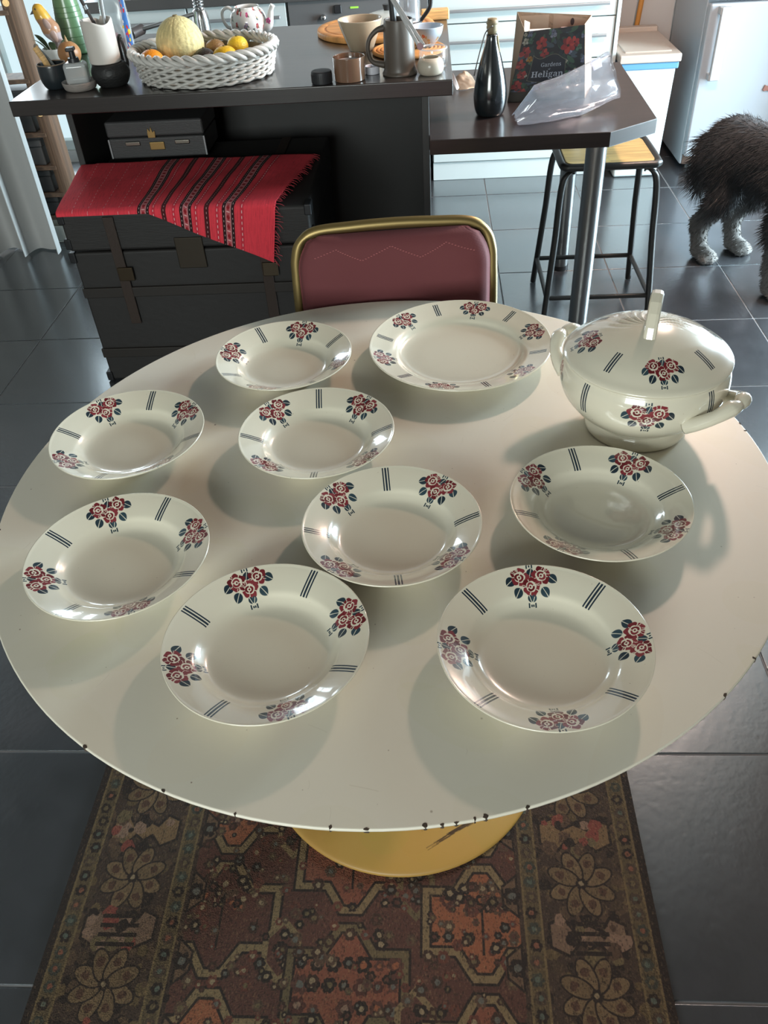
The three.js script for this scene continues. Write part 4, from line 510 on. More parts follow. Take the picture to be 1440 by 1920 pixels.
cup('beige_bowl', 'deep beige stoneware bowl in front of the round wooden board', [-0.222, WY, -2.955], smooth([[0, 0], [0.036, 0], [0.039, 0.004], [0.052, 0.034], [0.066, 0.07], [0.071, 0.088]], 20).concat([[0.0695, 0.089], [0.067, 0.086]], smooth([[0.062, 0.07], [0.048, 0.034], [0.034, 0.010], [0, 0.008]], 14)), phys({ color: C(0.42, 0.33, 0.23), roughness: 0.4, clearcoat: 0.5 }), 'bowl');
cup('brown_cup', 'brown glass tumbler with white inside at the island front edge', [-0.232, WY, -2.572], [[0, 0], [0.043, 0], [0.0455, 0.003], [0.0465, 0.06], [0.0455, 0.0615], [0.0435, 0.06], [0.0425, 0.008], [0, 0.006]], phys({ color: C(0.19, 0.105, 0.065), roughness: 0.22, clearcoat: 1, clearcoatRoughness: 0.05 }), 'cup', (t) => mesh('filling', lathe([[0, 0.0485], [0.0424, 0.0485], [0.0424, 0.046], [0, 0.046]].reverse(), 40), phys({ color: C(0.62, 0.60, 0.62), roughness: 0.5 }), t));
cup('tall_jug', 'tall brown stoneware jug holding kitchen utensils', [-0.089, WY, -2.615], smooth([[0, 0], [0.049, 0], [0.0505, 0.004], [0.046, 0.012], [0.0445, 0.05], [0.043, 0.11], [0.0405, 0.138]], 24).concat([[0.039, 0.139], [0.0375, 0.136], [0.040, 0.05], [0.040, 0.012], [0, 0.010]]), phys({ color: C(0.085, 0.068, 0.054), roughness: 0.5, clearcoat: 0.3, clearcoatRoughness: 0.3 }), 'jug', (t) => mesh('handle', taper([[-0.040, 0.118, 0.0], [-0.062, 0.113, 0.004], [-0.084, 0.092, 0.006], [-0.089, 0.062, 0.006], [-0.078, 0.035, 0.004], [-0.043, 0.024, 0]], [0.009, 0.007, 0.0062, 0.006, 0.0065, 0.009], 40, 12), phys({ color: C(0.085, 0.068, 0.054), roughness: 0.5 }), t));
{
  const a = thing('potato_masher', 'black handled kitchen tool standing in the tall jug', 'utensil', [-0.094, WY + 0.013, -2.622]); mesh('shaft', bar([0, 0, 0], [-0.014, 0.20, 0.004], 0.009), M.blackPlastic, a); mesh('handle', bar([-0.0135, 0.19, 0.004], [-0.03, 0.33, 0.006], 0.016), M.blackPlastic, a);
  const k = thing('tongs', 'bright steel tongs leaning out over the rim of the tall jug', 'utensil', [-0.072, WY + 0.142, -2.574]);
  for (const s of [0, 1]) { const g = box(0.009, 0.175, 0.003, 0.001).rotateX(-0.25).rotateZ(D(33) + s * 0.06); mesh('arm', g, M.steel, k, [-0.004 + s * 0.008, 0.012 + s * 0.002, 0.026 + s * 0.006]); }
  mesh('hinge', mv(cyl(0.009, 0.009, 0.02, 14).rotateX(Math.PI / 2), 0.044, -0.056, 0.046), M.chrome, k);
}
cup('white_dish', 'tiny white ceramic dish between tumbler and jug', [-0.171, WY, -2.632], [[0, 0], [0.021, 0], [0.022, 0.002], [0.0225, 0.02], [0.021, 0.021], [0.0195, 0.019], [0.019, 0.006], [0, 0.005]], phys({ color: C(0.66, 0.66, 0.72), roughness: 0.3 }), 'dish');
cup('black_cap', 'small black round cap at the island front edge', [-0.311, WY, -2.552], [[0, 0], [0.0285, 0], [0.0295, 0.002], [0.0295, 0.029], [0.027, 0.032], [0, 0.032]], std({ color: C(0.018, 0.019, 0.022), roughness: 0.5 }), 'screwcap', (t) => mesh('ribs', merge(Array.from({ length: 30 }, (_, i) => box(0.0015, 0.022, 0.0012, 0.0004, 1).translate(0, 0.014, 0.0297).rotateY(i / 30 * 6.283))), M.blackPlastic, t));  // a loose ribbed cap lying on the worktop
{ // jar with a clay pot-shaped candle
  const c = thing('clay_pot', 'small round beige clay pot at the right front island corner', 'pot', [0.0, WY, -2.592]); mesh('body', lathe(smooth([[0, 0], [0.028, 0], [0.035, 0.006], [0.038, 0.020], [0.034, 0.036], [0.024, 0.044]], 20).concat([[0.022, 0.043], [0.031, 0.033], [0.034, 0.02], [0, 0.008]]), 48), phys({ color: C(0.46, 0.41, 0.33), roughness: 0.45, clearcoat: 0.4 }), c);
  const j = thing('glass_jar', 'clear glass jar standing behind the round clay pot', 'jar', [0.008, WY, -2.672]); mesh('glass', lathe([[0, 0], [0.036, 0], [0.041, 0.004], [0.0425, 0.03], [0.041, 0.050], [0.039, 0.052], [0.0365, 0.049], [0.0385, 0.03], [0.037, 0.007], [0, 0.005]], 48), phys({ color: 0xffffff, transmission: 0.95, thickness: 0, roughness: 0.04 }), j); mesh('bead', new THREE.TorusGeometry(0.040, 0.0025, 8, 60).rotateX(Math.PI / 2).translate(0, 0.051, 0), phys({ color: C(0.9, 0.92, 0.95), transmission: 0.7, thickness: 0, roughness: 0.05 }), j);
}
{ // coiled trivet and flowered bowl
  const t = thing('straw_trivet', 'round coiled straw trivet under the blue flowered bowl', 'trivet', [-0.068, WY, -2.888]); const st = std({ map: paleWoodMap, color: C(0.80, 0.60, 0.42), roughness: 0.8 });
  for (let k = 0; k < 9; k++) mesh('coil', new THREE.TorusGeometry(0.012 + k * 0.0122, 0.0064, 8, 56).rotateX(Math.PI / 2).translate(0, 0.0068, 0), st, t);
  const map = canvas(512, 256, (c, w, h) => { c.fillStyle = '#bfcddb'; c.fillRect(0, 0, w, h); const r = rng(2); for (let i = 0; i < 22; i++) { const x = r() * w, y = h * (0.58 + 0.3 * r()); c.fillStyle = ['#c2684e', '#7f8b88', '#b9a27c'][i % 3]; for (let m = 0; m < 4; m++) { c.beginPath(); c.arc(x + (r() - 0.5) * 14, y + (r() - 0.5) * 14, 4 + r() * 3, 0, 7); c.fill(); } } });
  cup('flowered_bowl', 'pale blue flowered tea bowl standing on the straw trivet', [-0.01, WY + 0.0132, -2.895], smooth([[0, 0], [0.022, 0], [0.024, 0.004], [0.036, 0.016], [0.047, 0.034], [0.052, 0.055]], 20).concat([[0.0508, 0.056], [0.049, 0.053]], smooth([[0.043, 0.034], [0.032, 0.017], [0.018, 0.008], [0, 0.006]], 14)), phys({ map, roughness: 0.25, clearcoat: 1, clearcoatRoughness: 0.05 }), 'bowl');
  const p = thing('glass_press', 'clear glass coffee pot with black band on the round board', 'coffee pot', [-0.075, WY + 0.0222, -3.12]);
  mesh('beaker', lathe([[0, 0], [0.040, 0], [0.0435, 0.004], [0.0435, 0.15], [0.041, 0.15], [0.041, 0.006], [0, 0.004]], 48), phys({ color: C(0.88, 0.9, 0.92), transmission: 0.9, thickness: 0, roughness: 0.05 }), p);
  mesh('band', new THREE.TorusGeometry(0.0455, 0.004, 8, 48).rotateX(Math.PI / 2).translate(0, 0.02, 0), M.blackPlastic, p); mesh('handle', taper([[0.044, 0.13, 0], [0.072, 0.12, 0.01], [0.078, 0.07, 0.01], [0.045, 0.022, 0]], [0.006, 0.007, 0.007, 0.006], 26, 10), M.blackPlastic, p);
}
// left end of the island
cup('dark_cup', 'dark blue-black cup with brush handles at the left island end', [-1.130, WY, -2.655], smooth([[0, 0], [0.026, 0], [0.032, 0.004], [0.040, 0.022], [0.042, 0.045], [0.0415, 0.066]], 20).concat([[0.040, 0.067], [0.0385, 0.065], [0.039, 0.045], [0.030, 0.012], [0, 0.008]]), phys({ color: C(0.018, 0.025, 0.03), roughness: 0.35, clearcoat: 0.4 }), 'cup', (t) => mesh('lip', new THREE.TorusGeometry(0.0402, 0.0018, 8, 56).rotateX(Math.PI / 2).translate(0, 0.0665, 0), std({ color: C(0.25, 0.18, 0.12), roughness: 0.5 }), t));
{
  const b = thing('dish_brush', 'pale wooden brush handle standing in the dark cup', 'brush', [-1.130, WY + 0.012, -2.655]); mesh('handle', taper([[0.0, 0, 0], [-0.012, 0.06, 0.006], [-0.03, 0.10, 0.008]], [0.008, 0.009, 0.0085], 14, 10), M.pale, b); mesh('bristles', bar([0.002, -0.001, 0], [-0.002, 0.014, 0.002], 0.012), std({ color: C(0.2, 0.17, 0.12), roughness: 1 }), b);
  const b2 = thing('scouring_stick', 'grey wooden stick standing in the dark cup beside the brush', 'brush', [-1.118, WY + 0.012, -2.668]); mesh('stick', taper([[0.006, 0, -0.004], [-0.018, 0.055, 0.0], [-0.044, 0.098, 0.006]], [0.006, 0.007, 0.006], 14, 8), std({ color: C(0.14, 0.14, 0.13), roughness: 0.7 }), b2); mesh('tip', new THREE.SphereGeometry(0.0075, 10, 8).translate(-0.044, 0.099, 0.006), std({ color: C(0.2, 0.18, 0.14), roughness: 0.8 }), b2);
}
{
  const t = thing('soap_dispenser', 'clear square soap dispenser with black pump on a dish', 'dispenser', [-1.045, WY + 0.012, -2.622], D(8));
  const glass = phys({ color: C(0.80, 0.82, 0.82), transmission: 0.6, thickness: 0, roughness: 0.12 });
  mesh('bottle', mv(box(0.066, 0.062, 0.05, 0.012, 4), 0, 0.031, 0), glass, t); mesh('collar', mv(cyl(0.015, 0.017, 0.012, 20), 0, 0.067, 0), M.blackPlastic, t); mesh('stem', mv(cyl(0.0075, 0.009, 0.02, 14), 0, 0.082, 0), M.blackPlastic, t); mesh('pump_head', mv(box(0.024, 0.010, 0.03, 0.003), 0, 0.096, 0.006), M.blackPlastic, t);
  cup('soap_dish', 'shallow mottled stone dish beneath the soap dispenser', [-1.045, WY, -2.622], smooth([[0, 0], [0.036, 0], [0.045, 0.004], [0.050, 0.016], [0.051, 0.024]], 12).concat([[0.0495, 0.024], [0.047, 0.016], [0.040, 0.0115], [0, 0.0115]]), phys({ color: C(0.28, 0.25, 0.23), roughness: 0.5, bumpMap: grain, bumpScale: 0.001 }), 'dish');
}
cup('black_pot', 'black cast teapot body carrying the tall white candle', [-0.955, WY, -2.655], smooth([[0, 0], [0.036, 0], [0.044, 0.005], [0.056, 0.028], [0.056, 0.042], [0.050, 0.056], [0.044, 0.0615]], 18).concat([[0.03, 0.062], [0, 0.062]]), std({ color: C(0.016, 0.016, 0.016), roughness: 0.5, bumpMap: grain, bumpScale: 0.0012 }), 'teapot', (t) => { mesh('bail_handle', taper([[0.035, 0.05, -0.03], [0.034, 0.11, -0.036], [0.042, 0.126, -0.030], [0.0455, 0.113, -0.026], [0.0475, 0.08, -0.03], [0.048, 0.046, -0.026], [0.045, 0.036, -0.018]], [0.004, 0.0042, 0.0045, 0.0045, 0.0045, 0.004, 0.004], 40, 8), M.blackMetal, t); mesh('spout', taper([[-0.045, 0.03, -0.02], [-0.056, 0.045, -0.03], [-0.06, 0.06, -0.036]], [0.012, 0.008, 0.006], 14, 10), std({ color: C(0.016, 0.016, 0.016), roughness: 0.5 }), t); });
{
  const t = thing('candle', 'tall thick white candle with hollowed top standing on the black pot', 'candle', [-0.962, WY + 0.0622, -2.655], 0); t.rotation.z = 0.0;
  const g = lathe([[0, 0], [0.0435, 0], [0.0455, 0.003], [0.0455, 0.106], [0.044, 0.112], [0.0415, 0.111], [0.038, 0.098], [0.02, 0.09], [0, 0.088]], 64), p = g.attributes.position; for (let i = 0; i < p.count; i++) if (p.getY(i) > 0.1) { const a = Math.atan2(p.getX(i), p.getZ(i)); p.setY(i, p.getY(i) - 0.012 * Math.max(0, Math.sin(a * 1.5 + 0.4)) ** 2); } g.computeVertexNormals();
  mesh('wax', g, phys({ color: C(0.62, 0.58, 0.53), roughness: 0.55, transmission: 0.0 }), t); mesh('wick', bar([0, 0.088, 0], [-0.004, 0.108, 0], 0.0016, 6), M.blackPlastic, t);
  const s1 = thing('incense_stick', 'dark stick leaning left out of the candle top', 'stick', [-0.972, WY + 0.152, -2.662]); mesh('rod', taper([[0.004, 0, 0], [-0.012, 0.05, 0.002], [-0.03, 0.10, 0.004]], [0.0045, 0.0055, 0.005], 10, 8), std({ color: C(0.06, 0.045, 0.04), roughness: 0.6 }), s1); mesh('band', bar([-0.0105, 0.045, 0.0018], [-0.0135, 0.055, 0.0022], 0.0068), M.greyMetal, s1);
  const s2 = thing('metal_rod', 'upright dark metal rod standing in the candle top', 'stick', [-0.940, WY + 0.153, -2.662]); mesh('rod', bar([0, 0, 0], [0.012, 0.14, 0], 0.005), M.greyMetal, s2); mesh('tip', new THREE.SphereGeometry(0.006, 10, 8).translate(0.012, 0.14, 0), M.greyMetal, s2);
}
{ // green ribbed bottle-shaped vase
  const t = thing('green_vase', 'tall green conical vase with fine ribs behind the candle', 'vase', [-1.235, WY, -3.16]);
  const pr = smooth([[0.055, 0.004], [0.054, 0.03], [0.046, 0.11], [0.034, 0.20], [0.022, 0.27], [0.018, 0.31]], 30);
  mesh('body', lathe([[0, 0], [0.053, 0]].concat(pr, [[0.015, 0.311], [0.015, 0.28], [0, 0.27]]), 56), phys({ color: C(0.13, 0.25, 0.12), roughness: 0.35, clearcoat: 0.5, clearcoatRoughness: 0.15 }), t);
  for (let k = 0; k < 9; k++) { const y = 0.03 + k * 0.022, i = pr.findIndex((q) => q[1] >= y); mesh('rib', new THREE.TorusGeometry(pr[i][0], 0.0012, 6, 56).rotateX(Math.PI / 2).translate(0, pr[i][1], 0), phys({ color: C(0.11, 0.22, 0.10), roughness: 0.35 }), t); }
}
{ // ceramic bird on a plant pot
  const t = thing('bird_figure', 'painted bird figure with yellow head, perched on a white pot', 'figurine', [-1.262, WY, -3.03], D(12));
  const bones = [[[-0.016, 0.125, 0], 0.019, [-0.010, 0.105, 0], 0.020], [[-0.010, 0.105, 0], 0.021, [0.006, 0.068, 0], 0.027], [[0.006, 0.068, 0], 0.026, [0.024, 0.020, 0], 0.013], [[0.024, 0.020, 0], 0.012, [0.032, -0.005, 0], 0.006]];
  const sd = (x, y, z) => { let d = 1; for (const [a, ra, b, rb] of bones) { const dx = b[0] - a[0], dy = b[1] - a[1], L = dx * dx + dy * dy, h = Math.max(0, Math.min(1, ((x - a[0]) * dx + (y - a[1]) * dy) / L)), e = Math.hypot(x - a[0] - dx * h, y - a[1] - dy * h, z) - (ra + (rb - ra) * h), k = Math.max(0, Math.min(1, 0.5 + 0.5 * (d - e) / 0.012)); d = d * (1 - k) + e * k - 0.012 * k * (1 - k); } return d; };
  const g = sdfGeometry(sd, [0, 0.07, 0], 0.085, 40), p = g.attributes.position, col = new Float32Array(p.count * 3); for (let i = 0; i < p.count; i++) { const y = p.getY(i); col.set(y > 0.1 ? [0.62, 0.34, 0.035] : y > 0.058 ? [0.42, 0.22, 0.12] : [0.45, 0.36, 0.36], i * 3); } g.setAttribute('color', new THREE.BufferAttribute(col, 3));
  const by = 0.026; mesh('body', g, phys({ vertexColors: true, roughness: 0.4, clearcoat: 0.5 }), t, [0, by, 0]);
  mesh('beak', new THREE.ConeGeometry(0.0075, 0.02, 12).rotateZ(D(118)).translate(-0.038, 0.118 + by, 0), std({ color: C(0.12, 0.12, 0.12), roughness: 0.4 }), t); mesh('eye', new THREE.SphereGeometry(0.0028, 8, 6).translate(-0.022, 0.130 + by, 0.0175), M.blackPlastic, t);
  for (const s of [-1, 1]) mesh('wing', new THREE.SphereGeometry(0.02, 20, 14).scale(0.62, 1.9, 0.35).rotateZ(D(20)).translate(0.008, 0.068 + by, s * 0.022), phys({ color: C(0.36, 0.24, 0.20), roughness: 0.45 }), t);
  mesh('pot', lathe([[0, 0], [0.030, 0], [0.040, 0.040], [0.038, 0.041], [0.034, 0.03], [0, 0.03]], 36), phys({ color: C(0.55, 0.55, 0.52), roughness: 0.4 }), t);
  const lf = std({ color: C(0.06, 0.09, 0.04), roughness: 0.6 }); for (const [a, l] of [[0.4, 0.07], [1.5, 0.06], [2.6, 0.075], [3.7, 0.08], [4.9, 0.06]]) mesh('leaf', slab((u, v) => { const w = 0.011 * Math.sin(Math.PI * Math.min(1, v * 0.92 + 0.08)), rr = 0.022 + v * l * 0.6; return V(Math.cos(a) * rr - Math.sin(a) * (u - 0.5) * 2 * w, 0.034 + l * v * (1 - 0.45 * v), Math.sin(a) * rr + Math.cos(a) * (u - 0.5) * 2 * w); }, 4, 8, 0.0012), lf, t);
}
{ const f = thing('onion', 'brown onion between the dark cup and the green vase', 'onion', [-1.185, WY + 0.0352, -2.955]); mesh('skin', fruitGeo(0.037, 1, 0.95, (a, y) => 1 + 0.008 * Math.sin(a * 16)), phys({ color: C(0.42, 0.20, 0.08), roughness: 0.4 }), f); mesh('neck', new THREE.ConeGeometry(0.007, 0.022, 10).translate(0, 0.043, 0), std({ color: C(0.35, 0.22, 0.1), roughness: 0.7 }), f); }
{ // clear printed plastic bag standing behind the candle
  const t = thing('printed_bag', 'clear plastic bag with colourful printed edge and pink sweets', 'bag', [-1.06, WY, -3.10], D(-8));
  const sh = (u, v, s) => { const w = 0.055 - 0.012 * v, x = (u - 0.5) * 2 * w, b = (0.022 * Math.sqrt(Math.max(0, 1 - (2 * u - 1) ** 2)) + 0.002) * (1 - 0.75 * v ** 2); return V(x + 0.008 * v, 0.003 + v * 0.21, s * b + 0.006 * (fbm(u * 6 + s * 3, v * 6) - 0.5)); };
  const film = phys({ color: C(0.92, 0.95, 0.96), transmission: 0.75, thickness: 0, roughness: 0.2 });
  mesh('film', slab((u, v) => sh(u, v, 1), 16, 24, 0.0008), film, t); mesh('film', slab((u, v) => sh(1 - u, v, -1), 16, 24, 0.0008), film, t);
  const map = canvas(128, 512, (c, w, h) => { c.fillStyle = '#4a78b8'; c.fillRect(0, 0, w, h); c.fillStyle = '#d9d9e0'; c.fillRect(0, 0, 34, h); const r = rng(6); for (let i = 0; i < 22; i++) { c.fillStyle = ['#c8343c', '#e0c23a', '#e8e4e0', '#c8343c'][i % 4]; c.beginPath(); c.ellipse(20 + r() * 90, r() * h, 10 + r() * 16, 8 + r() * 12, r() * 3, 0, 7); c.fill(); } });
  mesh('printed_strip', slab((u, v) => { const q = sh(0.80 + 0.19 * u, v, 1); return V(q.x, q.y, q.z + 0.0015); }, 4, 20, 0.0006), phys({ map, roughness: 0.3 }), t);
  const r = rng(15); for (let i = 0; i < 7; i++) mesh('sweet', new THREE.SphereGeometry(0.011, 12, 8).scale(1, 0.8, 1).translate((r() - 0.5) * 0.05, 0.018 + 0.013 * i * 0.55, (r() - 0.5) * 0.012), phys({ color: C(0.45, 0.12, 0.18), roughness: 0.4 }), t);
}
// ------------------------------------------------------------------ things on the low bar table (y = 0.75)
const BY = 0.75;
{ // black stoppered bottle
  const t = thing('black_bottle', 'black drop-shaped bottle with a cork stopper on the bar table', 'bottle', [0.181, BY, -2.722]);
  mesh('body', lathe(smooth([[0, 0.0], [0.034, 0.0], [0.041, 0.004], [0.049, 0.03], [0.0505, 0.06], [0.045, 0.10], [0.034, 0.145], [0.022, 0.185], [0.0165, 0.206], [0.0155, 0.214]], 40).concat([[0.0165, 0.216], [0.0155, 0.219], [0, 0.219]]), 64), phys({ color: C(0.012, 0.016, 0.018), roughness: 0.2, clearcoat: 0.8, clearcoatRoughness: 0.1 }), t);
  const ck = mesh('stopper', lathe([[0, 0.2192], [0.012, 0.2192], [0.0145, 0.228], [0.0165, 0.236], [0.015, 0.242], [0.0175, 0.246], [0.0175, 0.250], [0.0145, 0.253], [0.014, 0.258], [0, 0.259]], 32), std({ color: C(0.20, 0.16, 0.09), roughness: 0.55 }), t);
  mesh('wire_clip', taper([[0.0, 0.243, 0.018], [-0.018, 0.225, 0.006], [-0.030, 0.19, 0.004], [-0.042, 0.145, 0.002], [-0.050, 0.11, 0.0]], [0.002, 0.002, 0.002, 0.002, 0.002], 24, 6), M.steel, t);
  mesh('label_string', taper([[0.0155, 0.214, 0.004], [0.018, 0.195, 0.008], [0.023, 0.172, 0.009]], [0.003, 0.0035, 0.003], 12, 6), std({ color: C(0.25, 0.22, 0.12), roughness: 0.8 }), t);
}
{ // crumpled wrapper
  const t = thing('foil_wrapper', 'crumpled brown and silver foil wrapper left of the black bottle', 'wrapper', [0.118, BY, -3.06], D(20));
  mesh('foil', slab((u, v) => V((u - 0.5) * 0.075, 0.002 + 0.045 * v * (0.6 + 0.6 * fbm(u * 4, v * 4)) * (0.4 + 0.6 * Math.sin(u * 3.1)), 0.03 - v * 0.065 + 0.01 * fbm(u * 7, v * 3)), 14, 12, 0.0012), std({ color: C(0.35, 0.27, 0.20), metalness: 0.35, roughness: 0.4 }), t);
  mesh('foil_edge', slab((u, v) => V(-0.046 + 0.014 * u, 0.003 + 0.05 * v * (0.7 + 0.4 * u) * (1 - 0.3 * v), 0.032 - v * 0.06 - 0.006 * u), 5, 10, 0.0012), std({ color: C(0.72, 0.74, 0.78), metalness: 0.4, roughness: 0.3 }), t);
}
{ // printed paper carrier bag
  const t = thing('paper_bag', 'open kraft paper carrier bag with dark flower print on the bar', 'bag', [0, BY, 0]);
  const kraft = std({ color: C(0.30, 0.215, 0.15), roughness: 0.9, bumpMap: grain, bumpScale: 0.0008 });
  const map = canvas(1024, 1024, (c, w, h) => { const r = rng(44); c.fillStyle = '#26272b'; c.fillRect(0, 0, w, h);
    const lf = (x, y, a, L, col) => { c.save(); c.translate(x, y); c.rotate(a); c.fillStyle = col; c.beginPath(); c.ellipse(0, 0, L, L * 0.38, 0, 0, 7); c.fill(); c.restore(); };
    const fl = (x, y, R, col, n) => { for (let m = 0; m < n; m++) { const a = m / n * 6.283 + r(); c.fillStyle = col[m % col.length]; c.beginPath(); c.ellipse(x + Math.cos(a) * R * 0.5, y + Math.sin(a) * R * 0.5, R * 0.5, R * 0.34, a, 0, 7); c.fill(); } c.fillStyle = '#3a2a22'; c.beginPath(); c.arc(x, y, R * 0.16, 0, 7); c.fill(); };
    for (let i = 0; i < 120; i++) lf(r() * w, r() * h, r() * 6.3, 30 + r() * 60, ['#33463a', '#2f3b3a', '#3f5a46', '#2b333a', '#44505a'][i % 5]);
    for (let i = 0; i < 34; i++) fl(r() * w, r() * h, 26 + r() * 34, [['#6a6f86', '#575c70'], ['#8a8c9c', '#747688'], ['#b4b0a0', '#98927e'], ['#4f6f5c', '#3d5a49']][i % 4], 6);
    for (const [x, y, R] of [[90, 300, 90], [60, 470, 80], [110, 620, 70], [70, 780, 80], [330, 190, 95], [400, 330, 70], [760, 250, 120], [860, 210, 80], [160, 880, 60]]) fl(x, y, R, ['#9a2f30', '#7d2528', '#b04038'], 7);
    fl(180, 400, 50, ['#b07a2c', '#96641f'], 6); fl(880, 640, 70, ['#b5a58c', '#97866c'], 6); fl(930, 760, 46, ['#c0b49c', '#a09078'], 6); lf(780, 700, 1.3, 110, '#4b7050');
    c.fillStyle = '#3a3226'; c.fillRect(0, h - 150, w, 150);
    c.save(); c.translate(0, -120); c.beginPath(); c.moveTo(236, 470); c.quadraticCurveTo(330, 560, 440, 500); c.quadraticCurveTo(560, 440, 640, 500); c.quadraticCurveTo(690, 540, 740, 560); c.quadraticCurveTo(720, 680, 745, 820); c.quadraticCurveTo(560, 880, 470, 870); c.quadraticCurveTo(300, 860, 200, 830); c.quadraticCurveTo(230, 650, 236, 470); c.closePath(); c.fillStyle = '#23242f'; c.fill(); c.lineWidth = 7; c.strokeStyle = '#77745c'; c.stroke();
    c.fillStyle = '#c3c8d0'; c.textAlign = 'center'; c.font = '76px serif'; c.fillText('Gardens', 520, 640); c.font = '34px serif'; c.fillText('of', 500, 690); c.font = 'bold 118px serif'; c.fillText('Heligan', 480, 790); c.restore(); });
  const q4 = (a, b, c, d, nu = 12, nv = 12, bulge = 0, n = [0, 0, 1]) => slab((u, v) => { const e = bulge * Math.sin(u * Math.PI) * Math.sin(v * Math.PI) + 0.003 * (fbm(u * 5, v * 5) - 0.5); return V(...[0, 1, 2].map((k) => (a[k] * (1 - u) + b[k] * u) * (1 - v) + (d[k] * (1 - u) + c[k] * u) * v + e * n[k])); }, nu, nv, 0.0012);
  const FBL = [0.245, 0.001, -2.842], FBR = [0.490, 0.001, -2.842], FTL = [0.288, 0.196, -2.848], FTR = [0.470, 0.206, -2.848], RBL = [0.262, 0.001, -2.985], RBR = [0.532, 0.001, -2.985], RTL = [0.277, 0.226, -2.992], RTR = [0.512, 0.206, -2.992];
  mesh('front_panel', q4(FBL, FBR, FTR, FTL, 16, 16, 0.006), std({ map, color: C(0.55, 0.55, 0.58), roughness: 0.6 }), t);
  mesh('back_panel', q4(RBR, RBL, RTL, RTR, 14, 14), kraft, t);
  const ms = [0.5 * (FBL[0] + RBL[0]) + 0.012, 0.001, -2.915], mt = [0.5 * (FTL[0] + RTL[0]) + 0.012, 0.19, -2.92], rs = [0.5 * (FBR[0] + RBR[0]) - 0.006, 0.001, -2.915], rt = [0.5 * (FTR[0] + RTR[0]) - 0.01, 0.195, -2.92];
  const sideMap = canvas(128, 256, (c, w, h) => { c.fillStyle = '#a08468'; c.fillRect(0, 0, w, h); c.fillStyle = '#d8c8b4'; c.fillRect(70, 0, 44, h); c.fillStyle = '#b85058'; for (let y = 8; y < h; y += 30) { c.beginPath(); c.ellipse(92, y, 9, 11, 0, 0, 7); c.fill(); } });
  mesh('gusset', q4(RBL, ms, mt, RTL, 6, 10), kraft, t); mesh('gusset', q4(ms, FBL, FTL, mt, 6, 10), kraft, t);
  mesh('gusset', q4(FBR, rs, rt, FTR, 6, 10), std({ map: sideMap, roughness: 0.9 }), t); mesh('gusset', q4(rs, RBR, RTR, rt, 6, 10), kraft, t);
  mesh('bottom', q4(RBL, RBR, FBR, FBL, 4, 4, 0, [0, 1, 0]), kraft, t);
  for (const [x0, x1] of [[0.286, 0.378], [0.392, 0.50]]) mesh('inner_flap', slab((u, v) => V(x0 + (x1 - x0) * u, 0.16 + 0.055 * v - 0.018 * u * (x0 > 0.38 ? 1 : 0), -2.986), 4, 4, 0.001), std({ color: C(0.36, 0.27, 0.20), roughness: 0.9 }), t);
  mesh('handle_hole', mv(cyl(0.006, 0.006, 0.002, 16).rotateX(Math.PI / 2).scale(1, 1.7, 1), 0.452, 0.192, -2.9845), std({ color: C(0.04, 0.03, 0.03), roughness: 0.9 }), t);
  mesh('gusset_edge', slab((u, v) => V(0.292 + 0.02 * u, 0.188 + 0.03 * v - 0.012 * u, -2.90 - 0.03 * u), 4, 4, 0.001), std({ color: C(0.5, 0.42, 0.33), roughness: 0.9 }), t);
  const in1 = thing('wrapped_parcel', 'white and grey wrapped packet inside the paper carrier bag', 'packet', [0.345, BY + 0.002, -2.925]); mesh('wrap', mv(box(0.085, 0.172, 0.06, 0.012, 3), 0, 0.086, 0), phys({ color: C(0.50, 0.48, 0.47), roughness: 0.35 }), in1); mesh('fold', mv(box(0.07, 0.012, 0.03, 0.004), 0, 0.178, 0), phys({ color: C(0.66, 0.63, 0.60), roughness: 0.4 }), in1);
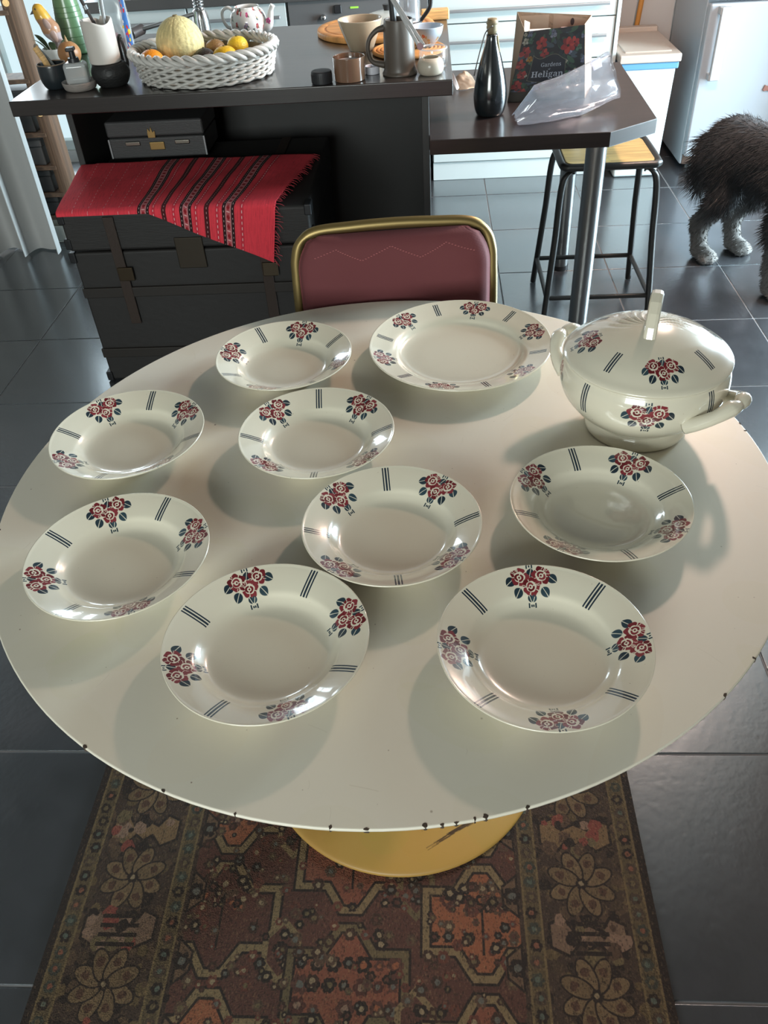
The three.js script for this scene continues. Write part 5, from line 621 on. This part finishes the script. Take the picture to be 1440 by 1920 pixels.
  const in2 = thing('red_packet', 'pinkish red packet inside the paper carrier bag', 'packet', [0.432, BY + 0.002, -2.925]); mesh('wrap', mv(box(0.055, 0.176, 0.06, 0.01, 3), 0, 0.088, 0), phys({ color: C(0.55, 0.10, 0.14), roughness: 0.4 }), in2); mesh('seal', mv(box(0.048, 0.012, 0.008, 0.003), 0, 0.181, 0), phys({ color: C(0.66, 0.45, 0.44), roughness: 0.4 }), in2);
}
{ // clear plastic bag lying on the bar
  const t = thing('plastic_bag', 'crumpled clear plastic bag lying in front of the paper bag', 'bag', [0, BY, 0]);
  const film = phys({ color: C(0.93, 0.94, 0.97), transmission: 0.93, thickness: 0, roughness: 0.12, clearcoat: 0.6, clearcoatRoughness: 0.1 });
  const sh = (a, s) => { // a: round the bag 0..1, s: along it 0..1
    const ph = a * Math.PI * 2, cx = 0.25 + 0.295 * s, cz = -2.60 - 0.125 * s + 0.02 * Math.sin(s * 3), hh = 0.014 + 0.030 * Math.min(1, s * 5) + 0.020 * s, cy = hh * (0.95 - 0.1 * s) + 0.035 * s * s + 0.002, dd = (0.018 + 0.045 * Math.sin(Math.min(1, s * 1.4) * 1.57)) * (1 - 0.35 * s);
    const cr = 0.016 * (fbm(a * 7 + 3, s * 2.2) - 0.5) * Math.min(1, s * 8 + 0.2) + 0.007 * Math.abs(Math.sin(a * 12.566 + s * 3)) - 0.004;
    return V(cx + 0.03 * Math.sin(ph) * (0.4 + s) * -0.6 + cr, Math.max(0.0016 + 0.001 * n2(a * 20, s * 20), cy + Math.sin(ph) * (hh + cr) * 1.05), cz + Math.cos(ph) * (dd + cr)); };
  mesh('film', slab((u, v) => sh(-u, v), 96, 60, 0.0007), film, t);
  mesh('mouth_hem', slab((u, v) => { const p = sh(-u, 1); return V(p.x + 0.008 * v, p.y + 0.003 * v, p.z); }, 96, 2, 0.0012), film, t);
  mesh('printed_patch', slab((u, v) => { const p = sh(-(0.56 + 0.10 * u), 0.84 + 0.10 * v); return V(p.x, p.y + 0.0015, p.z + 0.0015); }, 6, 6, 0.0006), phys({ color: C(0.62, 0.5, 0.55), roughness: 0.3 }), t);
}
scene.traverse((o) => { if (o.isMesh) { o.castShadow = true; o.receiveShadow = true; } if (o.isPointLight) o.castShadow = true; });
renderer.render(scene, camera);
